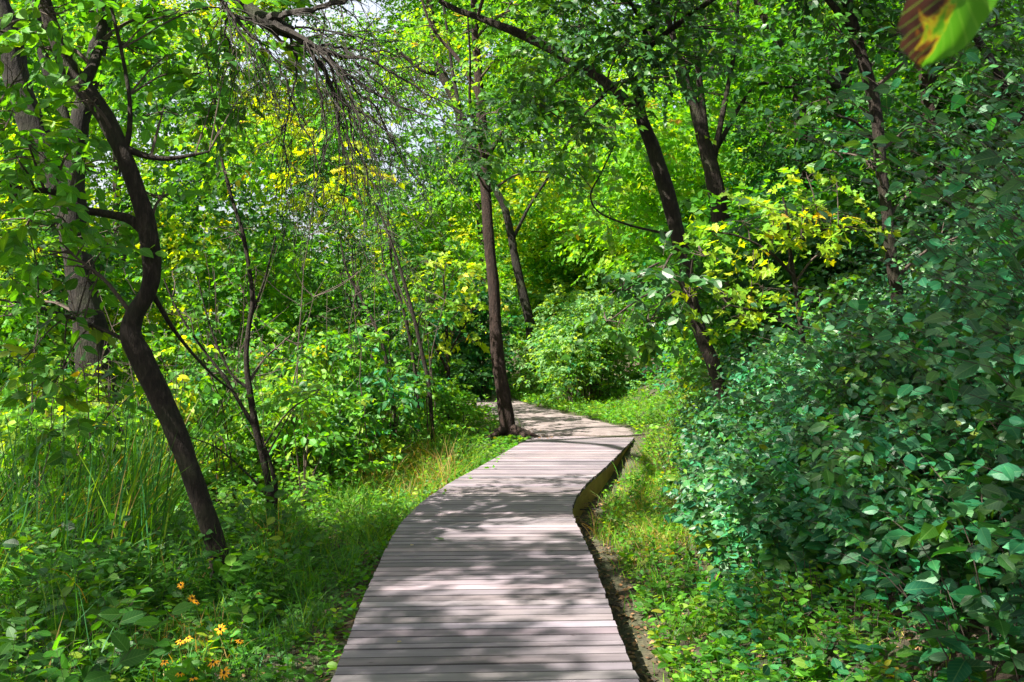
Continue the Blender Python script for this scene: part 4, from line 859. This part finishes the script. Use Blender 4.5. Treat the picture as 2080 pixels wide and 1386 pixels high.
# low leafy ground cover
def cover(mb, tm, r, n, xf, yr, h, ls, pal, k=7, lod=1):
    y = r.uniform(*yr, n); x = xf(y, r.random(n)); shoots(mb, tm, x, y, r.uniform(*h, n), r.normal(0, .35, (n, 2)), ls, pal, r, k=k, lod=lod, arch=.4, tw=.002, gap=.25, droop=.1)
lm, tm = MB(), MB(); r = np.random.default_rng(130)
def edge(a, b_, f, s): return lambda y, u: f(y) + s * (a + (b_ - a) * (u ** 1.1))
cover(lm, tm, r, 420, edge(.28, 1.2, wr, 1), (4.4, 8.0), (.06, .22), .068, {'fresh': 4, 'bright': 2, 'mid': 2}, lod=2)
cover(lm, tm, r, 300, edge(.6, 1.9, wr, 1), (4.4, 7.6), (.12, .35), .085, {'teal': 4, 'mid': 3}, lod=2)
cover(lm, tm, r, 900, edge(.3, 1.5, wr, 1), (8.0, 17.2), (.06, .26), .068, {'bright': 3, 'fresh': 4, 'mid': 2, 'yellow': .4, 'dry': .5})
cover(lm, tm, r, 900, edge(.0, 2.6, wr, 1), (17.3, 27), (.05, .3), .09, {'fresh': 4, 'bright': 3}, lod=0)
cover(lm, tm, r, 520, edge(.06, 1.3, wl, -1), (4.6, 9.5), (.05, .2), .068, {'mid': 4, 'fresh': 3}, lod=2)
cover(lm, tm, r, 700, edge(.7, 3.2, wl, -1), (5.0, 9.5), (.2, .6), .10, {'mid': 4, 'fresh': 4, 'dark': 1}, k=9, lod=2)
cover(lm, tm, r, 230, edge(1.1, 3.4, wl, -1), (4.9, 9.5), (.5, .95), .125, {'mid': 5, 'dark': 3, 'fresh': 2}, k=11, lod=2)
cover(lm, tm, r, 1000, edge(.03, 1.5, wl, -1), (9.5, 17), (.06, .35), .075, {'fresh': 4, 'bright': 3, 'mid': 1})
cover(lm, tm, r, 1100, edge(1.2, 5.2, wl, -1), (9.5, 19), (.3, .8), .10, {'fresh': 4, 'bright': 3, 'mid': 3}, k=10)
cover(lm, tm, r, 700, edge(.0, 4.0, wl, -1), (17, 30), (.1, .6), .11, {'fresh': 4, 'bright': 4}, lod=0)
o = lm.build('ground_cover', M_LEAF); tag(o, 'low leafy plants carpeting the ground beside the boardwalk', 'ground cover', kind='stuff'); tm.build('stems', M_TWIG, o)

lm, tm = MB(), MB(); r = np.random.default_rng(133)
for _ in range(230):
    x = r.uniform(-3, 11); y = r.uniform(26, 39)
    if not (x > wr(min(y, 31)) + .9 or y > 31.5): continue
    p_ = [{'fresh': 1, 'pale': 1}, {'bright': 1}, {'pale': 1}, {'fresh': 1, 'bright': 1}, {'pale': 2, 'mid': 1}][r.integers(5)]
    bush(lm, None, r, x, y, r.uniform(.8, 2.6), r.uniform(.6, 1.2), p_, .16, 0, .8)
tag(lm.build('hillside_cover', M_FAR), 'leafy growth covering the slope beyond the bend of the dirt path', 'ground cover', kind='stuff')

# leaf litter and twigs on the soil
lm = MB(); r = np.random.default_rng(140)
def litter(n, xf, yr, ls):
    y = r.uniform(*yr, n); x = xf(y, r.random(n)); p = np.stack([x, y, terr(x, y) + .012], 1)
    d = r.normal(size=(n, 3)); d[:, 2] *= .15; nv = np.array([0, 0, 1.]) + r.normal(0, .3, (n, 3))
    leaves(lm, p, d, nv, ls * r.uniform(.5, 1.2, n), tints('litter', n, r), 1)
litter(4200, edge(.05, 1.5, wr, 1), (4, 12), .045); litter(1500, edge(.03, .9, wl, -1), (4, 12), .045); litter(600, edge(-.3, .3, wl, -1), (16.6, 20), .05)
tag(lm.build('leaf_litter', M_LITTER), 'brown dead leaves scattered over the dark soil beside the deck', 'leaf litter', kind='stuff')

tm = MB(); r = np.random.default_rng(141)
for _ in range(170):
    sgn = r.random() < .6; y = r.uniform(4.3, 12); x = (float(wr(y)) + r.uniform(.05, 1.3)) if sgn else (float(wl(y)) - r.uniform(.05, .9)); L = r.uniform(.06, .4); a = r.uniform(0, 3.14)
    q = np.linspace(0, 1, 5)[:, None]; A = np.array([x, y, 0]) + np.array([math.cos(a), math.sin(a), 0]) * L * (q - .5) + r.normal(0, .01, (5, 3)); A[:, 2] = terr(A[:, 0], A[:, 1]) + .012 + r.uniform(0, .02)
    if (A[:, 0] < wr(y) + .02).any() and sgn: continue
    tubes(tm, A, np.linspace(.005, .002, 5) * r.uniform(.5, 1.4), 5)
tag(tm.build('brushwood', M_DEAD), 'small dead sticks strewn on the soil beside the deck', 'sticks', kind='stuff')

# ------------------------------------------------------------------ black-eyed susans
M_PET = leaf_mat('petal', .3, rough=.6, spec=.2, veins=False, k=(1.1, .9, .3)); M_CONE = plain('flower_cone', (.03, .012, .008), .8); M_STEM = plain('flower_stem', (.07, .14, .03), .6)
def flower(px, py, d, size, tilt, label, seed):
    r = np.random.default_rng(seed); c = P(px, py, d); gz = float(terr(c[0], c[1])); root = empty('coneflower', (c[0] + .04, d + .03, gz), label, 'flower', 'orange-yellow wildflowers in the grass left of the boardwalk')
    n = nrm(np.array([math.sin(tilt[0]), -math.sin(tilt[1]), 1.0 * math.cos(tilt[1])])); a = nrm(np.cross(n, [0, 1, .2])); b_ = np.cross(n, a)
    for q in range(r.integers(9, 12)):
        th = q * 2 * math.pi / 10 + r.normal(0, .12); dv = (a * math.cos(th) + b_ * math.sin(th)) - n * r.uniform(.0, .35)
        m = MB(); leaves(m, (c + dv * size * .1)[None], dv[None], (n + r.normal(0, .1, 3))[None], np.array([size * .5 * r.uniform(.85, 1.1)]), np.array([[.80, .36, .015]]) * math.exp(r.normal(0, .1)), 1, .62)
        m.build('petal', M_PET, root, origin=root.location)
    m = MB(); R_ = size * .13; K = 6; s = np.linspace(0, math.pi / 2, K); ring = []
    A = np.array([c + n * (R_ * 1.2 * math.sin(t) - R_ * .2) for t in s]); tubes(m, A, np.array([R_ * max(.05, math.cos(t)) for t in s]), 10)
    m.build('cone', M_CONE, root, origin=root.location, smooth=True)
    m = MB(); base = np.array([c[0] + .04, d + .03, gz - .03]); tubes(m, catmull([base, (base + c) / 2 + r.normal(0, .02, 3), c - n * R_ * .3], 10), np.full(10, .0022), 5)
    m.build('stem', M_STEM, root, origin=root.location)
FL = [(367,1188,7.0,'topmost orange-yellow flower of the group, at the foot of the crooked trunk'), (390,1215,6.9,'yellow flower just below the topmost one, upper of a tight cluster'), (398,1222,6.8,'yellow flower on the boardwalk side of the tight cluster'), (376,1232,6.7,'lowest yellow flower of the tight cluster below the topmost bloom'),
      (524,1206,7.2,'lone yellow flower standing apart, nearest to the boardwalk of the high ones'), (447,1278,6.2,'yellow flower facing the viewer with a clear dark cone, above the bottom pair'), (487,1302,6.0,'small side-on yellow flower closest to the dark soil gap'),
      (366,1303,6.0,'flat side-on yellow flower above dry stalks'), (382,1297,5.9,'small yellow flower touching the flat side-on one'), (334,1345,5.6,'small yellow flower farthest from the boardwalk'), (433,1345,5.6,'wide flat yellow flower directly above the largest bloom'),
      (455,1366,5.5,'largest yellow flower with a dark cone, lowest of those facing the viewer'), (392,1377,5.4,'yellow flower cut by the bottom edge of the photo'), (366,1367,5.5,'faded yellow flower beside the one at the bottom edge'), (265,1254,6.4,'pale yellow flower half hidden among leaves, left of the cluster')]
for q, (px, py, d, lab) in enumerate(FL):
    r = np.random.default_rng(200 + q); face = q in (0, 1, 3, 5, 11)
    flower(px, py, d, .064 if q in (11, 5, 10) else .048, (r.normal(0, .3), 1.0 if face else r.uniform(.1, .5)), lab, 300 + q)

# ------------------------------------------------------------------ fallen leaves on the deck, foreground leaf
for q, (px, py, s, c, lab) in enumerate([(890,1099,.06,(.10,.16,.09),'curled pale green leaf lying on the deck boards past the near shade'), (833,1111,.035,(.30,.27,.20),'tiny pale dry leaf near the left edge of the deck'), (806,1309,.03,(.34,.30,.22),'tiny pale scrap of leaf on the near deck boards')]):
    d = row(py); m = MB(); p = np.array([at_px(px, d), d, DZ + .012]); leaves(m, p[None], np.array([[.8, .5, .1]]), np.array([[.2, -.3, 1]]), np.array([s]), np.array([c]), 2)
    if q == 0: leaves(m, p[None] + [[.01, 0, .003]], np.array([[-.8, .3, .25]]), np.array([[-.2, -.3, 1]]), np.array([s * .8]), np.array([c]) * .9, 2)
    tag(m.build('fallen_leaf', M_LEAF, origin=tuple(p)), lab, 'fallen leaf', 'leaves fallen on the deck')

# the leaf that hangs in front, on a sapling standing just outside the picture
root = empty('overhanging_sapling', (.75, .95, float(terr(.75, .95))), 'big green hanging leaf with brown and yellow blotches in the upper right corner', 'sapling')
b = MB(); tubes(b, catmull([(.75, .95, float(terr(.75, .95)) - .1), (.74, .93, .9), (.70, .9, 1.8), (.62, .88, 2.3), (.50, .86, 2.48), (.42, .83, 2.42), (.345, .80, 2.27), (.338, .8, 2.235)], 40), np.linspace(.008, .0016, 40), 8)
b.build('stem', M_TWIG, root, origin=root.location, smooth=True)
shade_sprays = MB(); rr_ = np.random.default_rng(9); nn = 60; O = np.array([.15, 1.3, 2.95]) + rr_.normal(0, .22, (nn, 3)) * [1, 1, .45]  # unseen leaf sprays added overhead to shade the hanging leaf
sprays(shade_sprays, None, O, rr_.normal(0, 1, (nn, 3)) * [1, 1, .2], .35, 7, .11, 'fresh', rr_, lod=2); shade_sprays.build('crown', M_LEAF, root, origin=root.location)
b = MB(); tubes(b, catmull([(.62, .88, 2.3), (.5, 1.0, 2.7), (.2, 1.25, 2.95)], 16), np.linspace(.006, .002, 16), 6); b.build('twigs', M_TWIG, root, origin=root.location, smooth=True)
lp = catmull([P(1985, -150, .8), P(1962, -60, .79), P(1930, 20, .78), (P(1900, 90, .785)), P(1868, 139, .79)], 26)
er = catmull([P(1990, -150, .8), P(2052, -70, .80), P(2014, 22, .80), P(1952, 102, .80), P(1868, 139, .79)], 26)
el_ = catmull([P(1975, -150, .8), P(1872, -70, .75), P(1830, 30, .745), P(1826, 92, .755), P(1868, 139, .79)], 26)
V, U = [], []
for i in range(26):
    t = i / 25
    for u in np.linspace(-1, 1, 21):
        e = el_[i] if u < 0 else er[i]; a = abs(u); p = lp[i] * (1 - a) + e * a
        w_ = .0022 * math.sin(t * 34 - a * 9) * a * (1 if u > 0 else .6)
        p = p + np.array([0, -1, .1]) * (w_ - .006 * math.sin(a * math.pi))
        if u < -.6: p = p + np.array([1, 0, 0]) * .0035 * max(0, math.sin(t * 21)) * (a - .6) / .4
        V.append(p); U.append((u, t))
i, j = np.meshgrid(np.arange(25), np.arange(20), indexing='ij'); i0 = i * 21 + j
b = MB(); b.add(V, quads=np.stack([i0, i0 + 1, i0 + 22, i0 + 21], -1), C=(.07, .22, .012), U=U)
m, N, Lk = new_mat('blotched_leaf')
lu = N.new('ShaderNodeAttribute'); lu.attribute_name = 'luv'; sx = N.new('ShaderNodeSeparateXYZ'); Lk.new(lu.outputs['Vector'], sx.inputs[0])
nz = N.new('ShaderNodeTexNoise'); nz.inputs['Scale'].default_value = 42.0; nz.inputs['Detail'].default_value = 8; nz.inputs['Distortion'].default_value = .8; nz.inputs['Roughness'].default_value = .6; gp = N.new('ShaderNodeNewGeometry'); Lk.new(gp.outputs['Position'], nz.inputs['Vector'])
def mth(op, a, b_, c=None):
    n = N.new('ShaderNodeMath'); n.operation = op
    for k, v in enumerate((a, b_, c)):
        if v is None: continue
        if isinstance(v, (int, float)): n.inputs[k].default_value = v
        else: Lk.new(v, n.inputs[k])
    return n.outputs[0]
w0 = mth('MULTIPLY_ADD', sx.outputs[0], -.9, .34)                      # brown belongs to the left half of the blade
w1 = mth('MULTIPLY_ADD', mth('SUBTRACT', nz.outputs[0], .5), 2.4, w0)
w1 = mth('MINIMUM', w1, mth('MULTIPLY_ADD', sx.outputs[0], -6.0, 1.0))
cr = ramp(N, [(.0, (.065, .22, .008)), (.36, (.08, .24, .008)), (.46, (.38, .34, .012)), (.58, (.20, .08, .012)), (.72, (.035, .014, .008)), (1.0, (.05, .02, .012))])
Lk.new(w1, cr.inputs[0])
vn = mth('GREATER_THAN', mth('SINE', mth('MULTIPLY', mth('MULTIPLY_ADD', mth('ABSOLUTE', sx.outputs[0], 0), -.28, sx.outputs[1]), 62.0), 0), .93)
vc = N.new('ShaderNodeMix'); vc.data_type = 'RGBA'; vc.inputs[7].default_value = (.16, .34, .03, 1); Lk.new(mth('MULTIPLY', vn, .45), vc.inputs[0]); Lk.new(cr.outputs[0], vc.inputs[6])
pr = N.new('ShaderNodeBsdfPrincipled'); pr.inputs['Roughness'].default_value = .6; pr.inputs['Specular IOR Level'].default_value = .2; tr = N.new('ShaderNodeBsdfTranslucent'); mx = N.new('ShaderNodeMixShader'); mx.inputs[0].default_value = .5
Lk.new(vc.outputs[2], pr.inputs['Base Color']); Lk.new(vc.outputs[2], tr.inputs['Color']); out = N.new('ShaderNodeOutputMaterial'); Lk.new(pr.outputs[0], mx.inputs[1]); Lk.new(tr.outputs[0], mx.inputs[2]); Lk.new(mx.outputs[0], out.inputs[0])
b.build('leaf', m, root, origin=root.location, smooth=True)
